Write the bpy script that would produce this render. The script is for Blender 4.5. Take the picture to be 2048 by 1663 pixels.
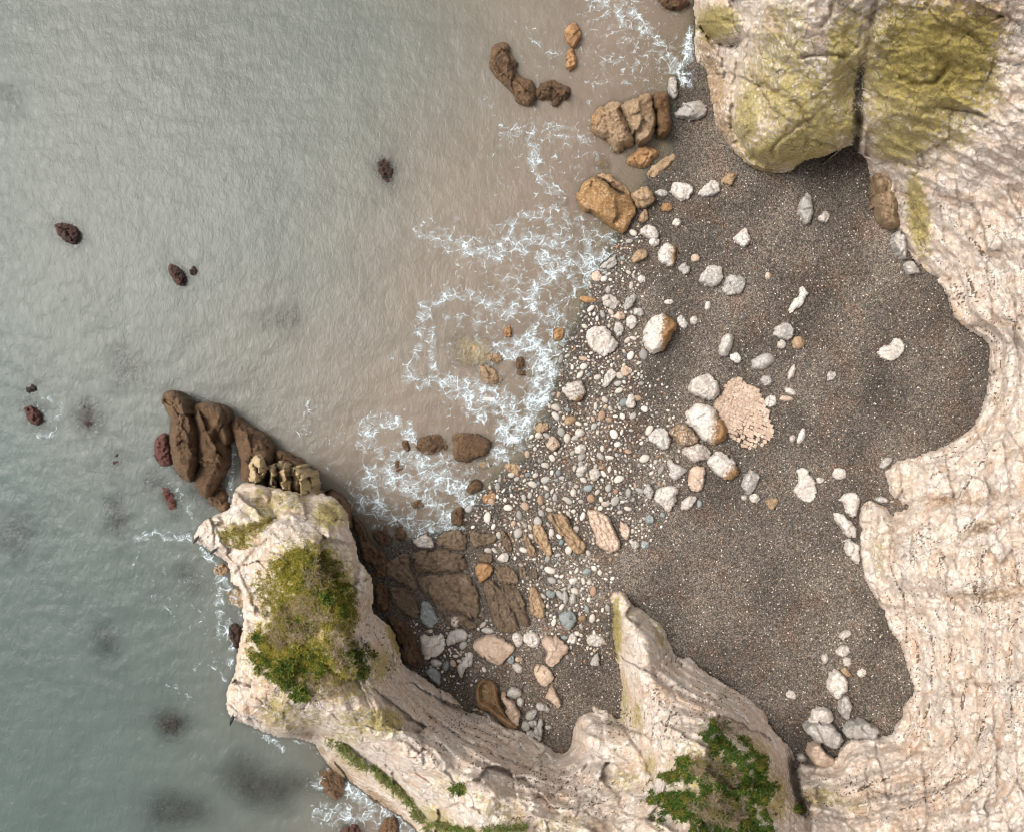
import bpy, math, time
import numpy as np
T0 = time.time()
# ------------------------------------------------------------------ clear
for o in list(bpy.data.objects):
    bpy.data.objects.remove(o)
scene = bpy.context.scene
COL = scene.collection
# ------------------------------------------------------------------ camera (drone, straight down)
H, PX, CX, CY = 70.0, 25.6, 1024.0, 831.5      # height, picture units per metre at sea level, picture centre
cam_d = bpy.data.cameras.new('camera')
cam = bpy.data.objects.new('camera', cam_d)
COL.objects.link(cam)
cam.location = (0, 0, H)
cam.rotation_euler = (0, 0, 0)
cam_d.sensor_fit = 'HORIZONTAL'
cam_d.angle = 2 * math.atan(40.0 / H)
cam_d.clip_end = 1000
scene.camera = cam
# ------------------------------------------------------------------ sky, sun, exposure (bright overcast)
SUN_EL, SUN_AZ = math.radians(57), math.radians(288)   # light from the upper left of the picture
world = bpy.data.worlds.new('World')
scene.world = world
world.use_nodes = True
wt = world.node_tree
for n in list(wt.nodes):
    wt.nodes.remove(n)
sky = wt.nodes.new('ShaderNodeTexSky')
sky.sky_type = 'NISHITA'
sky.sun_disc = False
sky.sun_elevation = SUN_EL
sky.sun_rotation = SUN_AZ
sky.air_density = 1.0
sky.dust_density = 6.0
sky.ozone_density = 0.6
hsv = wt.nodes.new('ShaderNodeHueSaturation')          # an overcast sky has little colour
hsv.inputs['Saturation'].default_value = 0.22
bg = wt.nodes.new('ShaderNodeBackground')
bg.inputs['Strength'].default_value = 0.135
wo = wt.nodes.new('ShaderNodeOutputWorld')
wt.links.new(sky.outputs[0], hsv.inputs['Color'])
wt.links.new(hsv.outputs[0], bg.inputs['Color'])
wt.links.new(bg.outputs[0], wo.inputs['Surface'])
sun_d = bpy.data.lights.new('sun', 'SUN')
sun_d.energy = 1.7
sun_d.angle = math.radians(24)
sun_d.color = (1.0, 0.95, 0.88)
sun = bpy.data.objects.new('sun', sun_d)
COL.objects.link(sun)
sun.location = (-40, 40, 60)
from mathutils import Vector
SUN_DIR = Vector((math.sin(SUN_AZ) * math.cos(SUN_EL), math.cos(SUN_AZ) * math.cos(SUN_EL), math.sin(SUN_EL)))
sun.rotation_euler = SUN_DIR.to_track_quat('Z', 'Y').to_euler()
vs = scene.view_settings
scene.display_settings.display_device = 'sRGB'
vs.view_transform = 'Standard'
vs.look = 'None'
vs.exposure = 0.43
vs.gamma = 1.0
vs.use_curve_mapping = False
cy = scene.cycles
scene.render.engine = 'CYCLES'
cy.use_denoising = True
cy.max_bounces = 4
cy.diffuse_bounces = 2
cy.glossy_bounces = 2
cy.transmission_bounces = 2
cy.transparent_max_bounces = 6
cy.use_adaptive_sampling = True
cy.adaptive_threshold = 0.02
# a small filter keeps the fine grain of the shingle
cy.pixel_filter_type = 'BLACKMAN_HARRIS'
cy.filter_width = 1.2

rng = np.random.default_rng(11)
# ------------------------------------------------------------------ numeric helpers
def world_xyz(px, py, z):
    """a picture position and a height above the sea -> a point of the place, in metres"""
    px, py, z = np.asarray(px, float), np.asarray(py, float), np.asarray(z, float)
    k = (H - z) / H
    return np.stack(np.broadcast_arrays((px - CX) / PX * k, (CY - py) / PX * k, z), -1)

_perm = np.random.default_rng(3).permutation(65536).astype(np.int64)
def _hash(ix, iy, seed):
    return _perm[(_perm[(ix + seed * 131) & 65535] + iy) & 65535]
_ga = np.linspace(0, 2 * np.pi, 256, endpoint=False)
_gx, _gy = np.cos(_ga).astype(np.float32), np.sin(_ga).astype(np.float32)
def perlin(x, y, seed=0):
    x, y = np.asarray(x, np.float32), np.asarray(y, np.float32)
    x0, y0 = np.floor(x), np.floor(y)
    ix, iy = x0.astype(np.int64), y0.astype(np.int64)
    fx, fy = x - x0, y - y0
    u, v = fx * fx * fx * (fx * (fx * 6 - 15) + 10), fy * fy * fy * (fy * (fy * 6 - 15) + 10)
    def g(dx, dy):
        h = _hash(ix + dx, iy + dy, seed) & 255
        return _gx[h] * (fx - dx) + _gy[h] * (fy - dy)
    a = g(0, 0); b = g(1, 0); c = g(0, 1); d = g(1, 1)
    a = a + u * (b - a); c = c + u * (d - c)
    return (a + v * (c - a)) * 1.5
def fbm(x, y, oct=4, seed=0, gain=0.5):
    s, a, t = 0.0, 1.0, 0.0
    for i in range(oct):
        s = s + a * perlin(x, y, seed + i * 7)
        t += a
        a *= gain
        x, y = x * 2.03 + 5.1, y * 2.03 + 1.7
    return s / t
def ridged(x, y, oct=4, seed=0, gain=0.5):
    s, a, t = 0.0, 1.0, 0.0
    for i in range(oct):
        s = s + a * (1 - 2 * np.abs(perlin(x, y, seed + i * 7)))
        t += a
        a *= gain
        x, y = x * 2.1 + 3.3, y * 2.1 + 9.1
    return s / t
def worley(x, y, seed=0, jitter=0.9):
    """-> F1, F2, a random number of the nearest cell"""
    x, y = np.asarray(x, np.float32), np.asarray(y, np.float32)
    ix, iy = np.floor(x).astype(np.int64), np.floor(y).astype(np.int64)
    f1 = np.full(x.shape, 9.0, np.float32); f2 = f1.copy(); cid = np.zeros(x.shape, np.float32)
    for dx in (-1, 0, 1):
        for dy in (-1, 0, 1):
            cx, cy_ = ix + dx, iy + dy
            h = _hash(cx, cy_, seed)
            qx = cx + 0.5 + jitter * ((h & 255) / 255.0 - 0.5)
            qy = cy_ + 0.5 + jitter * (((h >> 8) & 255) / 255.0 - 0.5)
            d = np.hypot(x - qx, y - qy).astype(np.float32)
            m = d < f1
            f2 = np.where(m, f1, np.minimum(f2, d))
            f1 = np.where(m, d, f1)
            cid = np.where(m, (h % 1013) / 1013.0, cid)
    return f1, f2, cid
def facets(x, y, size, seed, ang=0.0, stretch=1.0, tilt=1.0):
    """broken stone: every cell of a voronoi net is a little plane of its own -> height, distance to the nearest joint"""
    c, s = math.cos(math.radians(ang)), math.sin(math.radians(ang))
    u, v = (x * c + y * s) / (size * stretch), (-x * s + y * c) / size
    ix, iy = np.floor(u).astype(np.int64), np.floor(v).astype(np.int64)
    f1 = np.full(u.shape, 9.0, np.float32); f2 = f1.copy(); out = np.zeros(u.shape, np.float32)
    for dx in (-1, 0, 1):
        for dy in (-1, 0, 1):
            cx, cy_ = ix + dx, iy + dy
            h = _hash(cx, cy_, seed)
            a_ = (h & 255) / 255.0; b_ = ((h >> 8) & 255) / 255.0
            h2 = _hash(cx + 57, cy_ + 91, seed + 3)
            g1 = (h2 & 255) / 127.5 - 1; g2 = ((h2 >> 8) & 255) / 127.5 - 1
            eu, ev = u - (cx + 0.1 + 0.8 * a_), v - (cy_ + 0.1 + 0.8 * b_)
            d = np.hypot(eu, ev).astype(np.float32)
            hh = ((a_ * 7.3 + b_ * 3.1) % 1.0 - 0.5) + tilt * (g1 * eu + g2 * ev)
            m = d < f1
            f2 = np.where(m, f1, np.minimum(f2, d)); out = np.where(m, hh, out).astype(np.float32); f1 = np.where(m, d, f1)
    return out, f2 - f1
def net(x, y, seed=0):
    """distance to the threads of a voronoi net, even in width at the knots too"""
    ix, iy = np.floor(x).astype(np.int64), np.floor(y).astype(np.int64)
    f1 = np.full(x.shape, 9.0, np.float32); f2 = f1.copy()
    ax_ = np.zeros(x.shape, np.float32); ay_ = ax_.copy(); bx2 = ax_.copy(); by2 = ax_.copy()
    for dx in (-1, 0, 1):
        for dy in (-1, 0, 1):
            cx, cy_ = ix + dx, iy + dy
            h = _hash(cx, cy_, seed)
            qx = (cx + (h & 255) / 255.0).astype(np.float32); qy = (cy_ + ((h >> 8) & 255) / 255.0).astype(np.float32)
            d = np.hypot(x - qx, y - qy).astype(np.float32)
            m = d < f1; m2 = ~m & (d < f2)
            f2 = np.where(m, f1, np.where(m2, d, f2))
            bx2 = np.where(m, ax_, np.where(m2, qx, bx2)); by2 = np.where(m, ay_, np.where(m2, qy, by2))
            f1 = np.where(m, d, f1); ax_ = np.where(m, qx, ax_); ay_ = np.where(m, qy, ay_)
    return (f2 * f2 - f1 * f1) / (2 * np.hypot(ax_ - bx2, ay_ - by2) + 1e-4)
def sstep(a, b, x):
    t = np.clip((x - a) / (b - a), 0, 1)
    return t * t * (3 - 2 * t)
def seg_dist(px, py, pts):
    """distance to a polyline and the position along it (0..1)"""
    best = np.full(np.shape(px), 1e9, np.float32); par = np.zeros(np.shape(px), np.float32)
    n = len(pts) - 1
    for i in range(n):
        ax, ay = pts[i][:2]; bx, by = pts[i + 1][:2]
        dx, dy = bx - ax, by - ay
        t = np.clip(((px - ax) * dx + (py - ay) * dy) / max(dx * dx + dy * dy, 1e-6), 0, 1)
        d = np.hypot(px - ax - t * dx, py - ay - t * dy)
        m = d < best
        best = np.where(m, d, best); par = np.where(m, (i + t) / n, par)
    return best, par
def poly_sdf(px, py, poly):
    """signed distance to a closed outline, positive inside"""
    px, py = np.asarray(px, np.float32), np.asarray(py, np.float32)
    best = np.full(px.shape, 1e9, np.float32); inside = np.zeros(px.shape, bool)
    n = len(poly)
    for i in range(n):
        ax, ay = poly[i]; bx, by = poly[(i + 1) % n]
        dx, dy = bx - ax, by - ay
        t = np.clip(((px - ax) * dx + (py - ay) * dy) / max(dx * dx + dy * dy, 1e-9), 0, 1)
        best = np.minimum(best, (px - ax - t * dx) ** 2 + (py - ay - t * dy) ** 2)
        if ay != by:
            c = ((ay > py) != (by > py)) & (px < (bx - ax) * (py - ay) / (by - ay) + ax)
            inside ^= c
    d = np.sqrt(best)
    return np.where(inside, d, -d)
def chaikin(poly, it=1, k=0.22):
    p = np.asarray(poly, float)
    for _ in range(it):
        q = np.roll(p, -1, 0)
        p = np.stack([p * (1 - k) + q * k, p * k + q * (1 - k)], 1).reshape(-1, 2)
    return p
def ellipse(cx, cy_, a, b, deg=0, n=14, seed=0, irr=0.1):
    r = np.random.default_rng(seed + int(cx * 7 + cy_ * 13))
    t = np.linspace(0, 2 * np.pi, n, endpoint=False) + r.uniform(-0.12, 0.12, n)
    k = 1 + r.uniform(-irr, irr, n)
    x, y = a * np.cos(t) * k, b * np.sin(t) * k
    c, s = math.cos(math.radians(deg)), math.sin(math.radians(deg))
    return [(cx + x_ * c - y_ * s, cy_ + x_ * s + y_ * c) for x_, y_ in zip(x, y)]
def blobs(px, py, items):
    """soft union of elliptical areas: (x, y, rx, ry, degrees, strength)"""
    m = np.zeros(np.shape(px), np.float32)
    for it in items:
        x, y, rx, ry = it[:4]
        deg = it[4] if len(it) > 4 else 0
        st = it[5] if len(it) > 5 else 1.0
        c, s = math.cos(math.radians(deg)), math.sin(math.radians(deg))
        u = ((px - x) * c + (py - y) * s) / rx
        v = (-(px - x) * s + (py - y) * c) / ry
        d = np.sqrt(u * u + v * v)
        m = np.maximum(m, st * np.clip(1.35 - d * 0.95, 0, 1))
    return m

# ------------------------------------------------------------------ mesh helpers
def make_obj(name, verts, faces, mat, parent=None, attrs=None, smooth=True, origin=None):
    """one mesh object; verts (n,3) in metres; faces (m,4) or (m,3) int array"""
    verts = np.asarray(verts, np.float64)
    if origin is None:
        origin = np.zeros(3)
    me = bpy.data.meshes.new(name)
    v = (verts - origin).astype(np.float32)
    f = np.asarray(faces, np.int32)
    k = f.shape[1]
    me.vertices.add(len(v)); me.vertices.foreach_set('co', v.ravel())
    me.loops.add(f.size); me.loops.foreach_set('vertex_index', f.ravel())
    me.polygons.add(len(f))
    me.polygons.foreach_set('loop_start', np.arange(0, f.size, k, dtype=np.int32))
    me.polygons.foreach_set('loop_total', np.full(len(f), k, np.int32))
    me.polygons.foreach_set('use_smooth', np.full(len(f), smooth, bool))
    for nm, arr in (attrs or {}).items():
        arr = np.asarray(arr, np.float32)
        if arr.ndim == 1:
            a = me.attributes.new(nm, 'FLOAT', 'POINT'); a.data.foreach_set('value', arr)
        else:
            a = me.attributes.new(nm, 'FLOAT_COLOR', 'POINT'); a.data.foreach_set('color', arr.ravel())
    me.update(calc_edges=True)
    me.validate(clean_customdata=False)
    if mat:
        me.materials.append(mat)
    o = bpy.data.objects.new(name, me)
    COL.objects.link(o)
    if parent is not None:
        o.parent = parent
        o.location = np.asarray(origin) - np.asarray(parent.location)
    else:
        o.location = origin
    return o
def tag(o, label=None, cat=None, group=None, kind=None):
    if label: o['label'] = label
    if cat: o['category'] = cat
    if group: o['group'] = group
    if kind or cat: o['kind'] = kind or 'thing'
    return o
def grid_faces(keep):
    """quads of a kept-vertex grid (rows, cols) -> indices into the full grid"""
    r, c = keep.shape
    idx = np.arange(r * c).reshape(r, c)
    k = keep[:-1, :-1] & keep[1:, :-1] & keep[:-1, 1:] & keep[1:, 1:]
    q = np.stack([idx[1:, :-1][k], idx[1:, 1:][k], idx[:-1, 1:][k], idx[:-1, :-1][k]], 1)
    return q
def boundary_edges(q):
    e = np.concatenate([q[:, [0, 1]], q[:, [1, 2]], q[:, [2, 3]], q[:, [3, 0]]])
    key = np.sort(e, 1)
    _, inv, cnt = np.unique(key[:, 0].astype(np.int64) * 10_000_000 + key[:, 1], return_inverse=True, return_counts=True)
    return e[cnt[inv] == 1]
def compact(verts, faces, attrs):
    used = np.unique(faces)
    m = np.full(len(verts), -1, np.int64); m[used] = np.arange(len(used))
    return verts[used], m[faces], {k: a[used] for k, a in attrs.items()}
def skirt(verts, faces, attrs, zbot, shrink=0.0):
    """close the rim of a sheet down to zbot, so that the piece has sides"""
    e = boundary_edges(faces)
    vs_, inv = np.unique(e, return_inverse=True)
    inv = inv.reshape(e.shape)
    low = verts[vs_].copy()
    c = verts.mean(0)
    low[:, :2] += (c[:2] - low[:, :2]) * shrink
    low[:, 2] = np.minimum(zbot, low[:, 2] - 0.02)
    n = len(verts)
    side = np.stack([e[:, 1], e[:, 0], n + inv[:, 0], n + inv[:, 1]], 1)
    verts = np.concatenate([verts, low])
    attrs = {k: np.concatenate([a, a[vs_]]) for k, a in attrs.items()}
    return verts, np.concatenate([faces, side]), attrs
# ------------------------------------------------------------------ materials
class NT:
    """a short hand for node trees"""
    def __init__(self, name):
        self.mat = bpy.data.materials.new(name)
        self.mat.use_nodes = True
        self.t = self.mat.node_tree
        for n in list(self.t.nodes):
            self.t.nodes.remove(n)
        self.out = self.t.nodes.new('ShaderNodeOutputMaterial')
        g = self.t.nodes.new('ShaderNodeNewGeometry')
        self.pos = g.outputs['Position']
    def put(self, sock, v):
        if isinstance(v, bpy.types.NodeSocket):
            self.t.links.new(v, sock)
        elif isinstance(v, (tuple, list)) and sock.type == 'RGBA':
            sock.default_value = (*v[:3], 1)
        else:
            sock.default_value = v
    def math(self, op, a, b=0.5, c=None, clamp=False):
        n = self.t.nodes.new('ShaderNodeMath'); n.operation = op; n.use_clamp = clamp
        self.put(n.inputs[0], a); self.put(n.inputs[1], b)
        if c is not None: self.put(n.inputs[2], c)
        return n.outputs[0]
    def mix(self, f, a, b, mode='MIX'):
        n = self.t.nodes.new('ShaderNodeMix'); n.data_type = 'RGBA'; n.blend_type = mode
        self.put(n.inputs[0], f); self.put(n.inputs[6], a); self.put(n.inputs[7], b)
        return n.outputs[2]
    def vec(self, scale=(1, 1, 1), rot=(0, 0, 0), src=None):
        n = self.t.nodes.new('ShaderNodeMapping'); n.inputs['Scale'].default_value = scale; n.inputs['Rotation'].default_value = rot
        self.put(n.inputs['Vector'], src or self.pos)
        return n.outputs[0]
    def noise(self, scale, detail=5, rough=0.55, dist=0.0, v=None):
        n = self.t.nodes.new('ShaderNodeTexNoise')
        n.inputs['Scale'].default_value = scale; n.inputs['Detail'].default_value = detail
        n.inputs['Roughness'].default_value = rough; n.inputs['Distortion'].default_value = dist
        self.put(n.inputs['Vector'], v or self.pos)
        return n.outputs['Fac']
    def voro(self, scale, feature='F1', out='Distance', v=None, rnd=1.0):
        n = self.t.nodes.new('ShaderNodeTexVoronoi'); n.feature = feature
        n.inputs['Scale'].default_value = scale; n.inputs['Randomness'].default_value = rnd
        self.put(n.inputs['Vector'], v or self.pos)
        return n.outputs[out]
    def smooth(self, x, lo, hi, a=0.0, b=1.0):
        n = self.t.nodes.new('ShaderNodeMapRange'); n.interpolation_type = 'SMOOTHSTEP'
        self.put(n.inputs[0], x)
        n.inputs[1].default_value, n.inputs[2].default_value, n.inputs[3].default_value, n.inputs[4].default_value = lo, hi, a, b
        return n.outputs[0]
    def attr(self, name, out='Color'):
        n = self.t.nodes.new('ShaderNodeAttribute'); n.attribute_name = name
        return n.outputs[out]
    def split(self, c):
        n = self.t.nodes.new('ShaderNodeSeparateColor'); self.put(n.inputs[0], c)
        return n.outputs
    def bump(self, h, strength=0.5, dist=0.1, normal=None):
        n = self.t.nodes.new('ShaderNodeBump'); n.inputs['Strength'].default_value = strength; n.inputs['Distance'].default_value = dist
        self.put(n.inputs['Height'], h)
        if normal is not None: self.put(n.inputs['Normal'], normal)
        return n.outputs[0]
    def rand(self):
        n = self.t.nodes.new('ShaderNodeObjectInfo')
        return n.outputs['Random']
    def pbsdf(self, col, rough=0.8, normal=None, spec=0.3):
        n = self.t.nodes.new('ShaderNodeBsdfPrincipled')
        self.put(n.inputs['Base Color'], col); self.put(n.inputs['Roughness'], rough)
        n.inputs['Specular IOR Level'].default_value = spec
        if normal is not None: self.put(n.inputs['Normal'], normal)
        return n.outputs[0]
    def done(self, shader):
        self.t.links.new(shader, self.out.inputs['Surface'])
        return self.mat

MOSS, MOSS_D = (0.46, 0.37, 0.10), (0.23, 0.18, 0.045)
RUST, RUST_D = (0.36, 0.175, 0.04), (0.16, 0.07, 0.02)
def rock_material(name, light, dark, vary=0.16, scale=1.0, bump=0.5, rough=0.85, spec=0.25, crack=0.35, flint=False, tint=None, grit=0.0, contrast=0.9, barn=0.0, pits=0.0, speck=0.0,
                  rust=(RUST, RUST_D), moss=(MOSS, MOSS_D), murk=(0.05, 0.042, 0.03)):
    """stone: mottled base, hairline cracks, and three painted-on colours read from the attribute m
       (red = algae and moss, green = rust and ochre stain, also shaded wall undersides, blue = dark tone: wet rock, painted groove shade)"""
    n = NT(name)
    big = n.noise(0.55 * scale, 4, 0.6)
    mid = n.noise(2.6 * scale, 5, 0.65, 0.4)
    fine = n.noise(13 * scale, 3, 0.7)
    col = n.mix(n.smooth(big, 0.33, 0.67), dark, light)
    col = n.mix(n.smooth(mid, 0.38, 0.66), col, n.mix(0.55, col, light))
    if tint:
        col = n.mix(n.smooth(n.noise(0.33 * scale, 4, 0.62, 0.6, v=n.vec((1, 1, 2.5))), 0.50, 0.68), col, tint[0])
        col = n.mix(n.smooth(mid, 0.52, 0.70), col, tint[1])
    f = n.math('MULTIPLY_ADD', fine, contrast, 1 - contrast / 2)
    f = n.math('MULTIPLY', f, n.math('MULTIPLY_ADD', mid, 0.5, 0.75))
    rv = n.math('MULTIPLY_ADD', n.rand(), 2 * vary, 1 - vary)
    f = n.math('MULTIPLY', f, rv)
    m = n.split(n.attr('m'))
    edge = n.math('SUBTRACT', n.noise(3.3 * scale, 4, 0.72), 0.5)
    edge2 = n.math('SUBTRACT', fine, 0.5)
    e = n.math('MULTIPLY_ADD', edge2, 1.0, n.math('MULTIPLY', edge, 1.6))
    ru = n.smooth(n.math('ADD', m[1], e), 0.38, 0.72)
    mo = n.smooth(n.math('ADD', m[0], n.math('MULTIPLY', e, 1.1)), 0.34, 0.72)
    da = n.smooth(n.math('ADD', m[2], e), 0.40, 0.75)
    ru = n.math('MULTIPLY', ru, n.smooth(m[1], 0.02, 0.2))
    mo = n.math('MULTIPLY', mo, n.smooth(m[0], 0.02, 0.2))
    da = n.math('MULTIPLY', da, n.smooth(m[2], 0.02, 0.2))
    col = n.mix(n.math('MULTIPLY', ru, 0.9), col, n.mix(n.smooth(fine, 0.35, 0.65), rust[1], rust[0]))
    col = n.mix(n.math('MULTIPLY', mo, 0.85), col, n.mix(n.smooth(n.math('ADD', edge, n.math('MULTIPLY_ADD', edge2, 0.6, 0.5)), 0.35, 0.62), moss[1], moss[0]))
    col = n.mix(n.math('MULTIPLY', da, 0.9), col, n.mix(fine, murk, tuple(x * 1.8 for x in murk)))
    if flint:
        bl = n.smooth(n.math('MULTIPLY_ADD', edge, 0.9, n.attr('line', 'Fac')), 0.45, 0.85)
        col = n.mix(n.math('MULTIPLY', bl, 0.6), col, (0.40, 0.265, 0.17))
        fl = n.math('MULTIPLY', n.smooth(n.math('MULTIPLY_ADD', edge2, 0.5, n.attr('flint', 'Fac')), 0.35, 0.6), 0.85)
        col = n.mix(fl, col, n.mix(fine, (0.035, 0.03, 0.028), (0.16, 0.10, 0.055)))
    h = n.math('MULTIPLY_ADD', fine, 0.5, mid)
    if grit: h = n.math('MULTIPLY_ADD', n.voro(9.0 * scale), grit, h)
    if crack:
        wob = n.t.nodes.new('ShaderNodeVectorMath'); wob.operation = 'MULTIPLY_ADD'
        nz = n.t.nodes.new('ShaderNodeTexNoise'); nz.inputs['Scale'].default_value = 1.6 * scale; nz.inputs['Detail'].default_value = 4
        n.put(nz.inputs['Vector'], n.pos); n.put(wob.inputs[0], nz.outputs['Color']); wob.inputs[1].default_value = (0.7,) * 3; n.put(wob.inputs[2], n.pos)
        ce = n.voro(0.95 * scale, 'DISTANCE_TO_EDGE', v=wob.outputs[0])
        cm = n.math('MULTIPLY', n.smooth(ce, 0.0, 0.035, 1.0, 0.0), n.smooth(big, 0.42, 0.58))
        col = n.mix(n.math('MULTIPLY', cm, crack), col, (0.10, 0.07, 0.05))
        h = n.math('SUBTRACT', h, n.math('MULTIPLY', cm, 0.5))
    if speck:
        sp = n.math('MULTIPLY', n.smooth(n.voro(6.0 * scale), 0.17, 0.30, 1.0, 0.0), n.smooth(edge, -0.10, 0.06))
        col = n.mix(n.math('MULTIPLY', sp, speck), col, (0.10, 0.08, 0.055))
        h = n.math('SUBTRACT', h, n.math('MULTIPLY', sp, 0.3))
    if barn:
        bn = n.math('MULTIPLY', n.smooth(n.voro(8.5 * scale), 0.22, 0.36, 1.0, 0.0), n.smooth(n.math('SUBTRACT', 0.0, edge), -0.06, 0.10))
        col = n.mix(n.math('MULTIPLY', bn, barn), col, (0.46, 0.36, 0.25))
        h = n.math('MULTIPLY_ADD', bn, 0.5, h)
    if pits:
        pv = n.voro(4.2 * scale, 'SMOOTH_F1')
        h = n.math('MULTIPLY_ADD', pv, pits, h)
        col = n.mix(n.math('MULTIPLY', n.smooth(pv, 0.05, 0.5, 1.0, 0.0), 0.3), col, n.mix(1.0, col, (0.55, 0.5, 0.45), 'MULTIPLY'))
    cc = n.t.nodes.new('ShaderNodeVectorMath'); cc.operation = 'SCALE'
    n.put(cc.inputs[0], col); n.put(cc.inputs['Scale'], f)
    nb = n.bump(h, bump, 0.22 / scale)
    return n.done(n.pbsdf(cc.outputs[0], rough, nb, spec))

M = {}
M['cliff'] = rock_material('cliff chalk', (0.80, 0.70, 0.61), (0.64, 0.50, 0.395), contrast=0.9, flint=True, tint=((0.68, 0.50, 0.37), (0.84, 0.79, 0.74)), vary=0, scale=1.0, bump=0.95, crack=0.34, speck=0.26,
                           rust=((0.44, 0.30, 0.165), (0.26, 0.165, 0.09)))
M['chalk'] = rock_material('white chalk', (0.72, 0.655, 0.595), (0.50, 0.435, 0.375), scale=1.8, bump=0.75, contrast=1.1, crack=0.5, speck=0.5, vary=0.12)
M['grey'] = rock_material('grey chalk', (0.58, 0.54, 0.495), (0.37, 0.335, 0.30), scale=2.0, bump=0.8, contrast=1.2, crack=0.5, speck=0.4, vary=0.16)
M['tan'] = rock_material('tan stone', (0.46, 0.325, 0.205), (0.25, 0.160, 0.09), scale=2.0, bump=0.8, contrast=1.6, crack=0.5, speck=0.3, vary=0.18)
M['pink'] = rock_material('pink chalk', (0.62, 0.475, 0.37), (0.42, 0.30, 0.22), scale=2.2, bump=0.6, crack=0.4, speck=0.4, vary=0.12)
M['blue'] = rock_material('blue grey stone', (0.32, 0.34, 0.33), (0.21, 0.228, 0.225), scale=2.4, bump=0.5, crack=0.2, vary=0.25, rough=0.7)
M['brown'] = rock_material('wet brown rock', (0.285, 0.168, 0.088), (0.12, 0.066, 0.036), scale=1.7, bump=1.0, crack=0.5, pits=0.9, grit=1.2, speck=0.9, contrast=2.4, barn=0.55, rough=0.55, spec=0.4, vary=0.12)
M['slab'] = rock_material('brown slab rock', (0.36, 0.265, 0.18), (0.19, 0.125, 0.078), scale=1.7, bump=1.0, crack=0.4, pits=0.8, grit=0.8, speck=0.5, contrast=1.8, barn=0.35, rough=0.45, spec=0.45, vary=0.14)
M['weed'] = rock_material('weedy rock', (0.085, 0.045, 0.03), (0.03, 0.022, 0.018), scale=3.0, bump=1.0, crack=0.0, pits=1.0, grit=0.8, contrast=2.6, rough=0.5, spec=0.4, vary=0.2,
                          rust=((0.20, 0.075, 0.06), (0.09, 0.035, 0.03)))
M['orange'] = rock_material('orange stone', (0.42, 0.245, 0.12), (0.25, 0.135, 0.06), scale=2.4, bump=0.7, crack=0.3, speck=0.3, vary=0.12)

# shingle: one stone in a voronoi cell, each cell with a tone of its own
n = NT('shingle')
uv = n.vec((1, 1, 1))
cellc = n.voro(10.5, 'F1', 'Color', v=uv, rnd=1.0)
celld = n.voro(10.5, 'F1', 'Distance', v=uv, rnd=1.0)
c2 = n.voro(19.0, 'F1', 'Color', v=uv, rnd=1.0)
d2 = n.voro(19.0, 'F1', 'Distance', v=uv, rnd=1.0)
r1, r2 = n.split(cellc), n.split(c2)
tone = n.math('MULTIPLY_ADD', n.math('POWER', r1[0], 2.0), 0.19, 0.030)
tone2 = n.math('MULTIPLY_ADD', n.math('POWER', r2[0], 2.6), 0.25, 0.040)
tone = n.math('MULTIPLY_ADD', tone, 0.65, n.math('MULTIPLY', tone2, 0.5))
spark = n.math('MULTIPLY', n.smooth(r2[1], 0.93, 0.97), n.smooth(d2, 0.25, 0.45, 1.0, 0.0))
tone = n.math('MULTIPLY_ADD', spark, 0.17, tone)
gap = n.smooth(celld, 0.45, 0.75, 1.0, 0.55)
tone = n.math('MULTIPLY', tone, gap)
patch_ = n.noise(0.22, 6, 0.6)
reddish = n.smooth(n.noise(0.35, 5, 0.6, 0.5), 0.50, 0.66)
hue = n.mix(r1[2], (1.36, 1.04, 0.78), (1.18, 1.04, 0.90))
hue = n.mix(n.math('MULTIPLY', reddish, 0.55), hue, (1.42, 0.92, 0.66))
tone = n.math('MULTIPLY', tone, n.smooth(patch_, 0.30, 0.70, 0.74, 1.22))
wet = n.attr('wet', 'Fac')
tone = n.math('MULTIPLY', tone, n.attr('band', 'Fac'))
tone = n.math('MULTIPLY', tone, n.math('MULTIPLY_ADD', wet, -0.30, 1.0))
sc = n.t.nodes.new('ShaderNodeVectorMath'); sc.operation = 'SCALE'
n.put(sc.inputs[0], hue); n.put(sc.inputs['Scale'], n.math('MULTIPLY', tone, 0.95))
sand = n.mix(n.noise(0.8, 6), (0.25, 0.175, 0.115), (0.36, 0.255, 0.17))
colr = n.mix(n.attr('bed', 'Fac'), sc.outputs[0], sand)
hgt = n.math('MULTIPLY_ADD', celld, -1.0, n.math('MULTIPLY', d2, -0.4))
M['shingle'] = n.done(n.pbsdf(colr, 0.8, n.bump(hgt, 0.6, 0.10), 0.25))

# loose pebbles: tone from the attribute c
n = NT('pebble')
pc = n.attr('c')
fz = n.noise(30, 4, 0.6)
s1 = n.t.nodes.new('ShaderNodeVectorMath'); s1.operation = 'SCALE'
n.put(s1.inputs[0], pc); n.put(s1.inputs['Scale'], n.math('MULTIPLY_ADD', fz, 0.5, 0.75))
M['pebbles'] = n.done(n.pbsdf(s1.outputs[0], 0.75, n.bump(fz, 0.3, 0.02), 0.3))
def pebble_mat(name, c1, c2):
    n = NT(name)
    c = n.mix(n.rand(), c1, c2)
    f_ = n.noise(14, 5, 0.65)
    s_ = n.t.nodes.new('ShaderNodeVectorMath'); s_.operation = 'SCALE'
    n.put(s_.inputs[0], c); n.put(s_.inputs['Scale'], n.math('MULTIPLY_ADD', f_, 0.6, 0.7))
    return n.done(n.pbsdf(s_.outputs[0], 0.75, n.bump(f_, 0.35, 0.04), 0.3))
M['peb_white'] = pebble_mat('white pebble', (0.68, 0.62, 0.55), (0.40, 0.35, 0.295))
M['peb_grey'] = pebble_mat('grey pebble', (0.40, 0.37, 0.33), (0.22, 0.205, 0.19))
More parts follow.
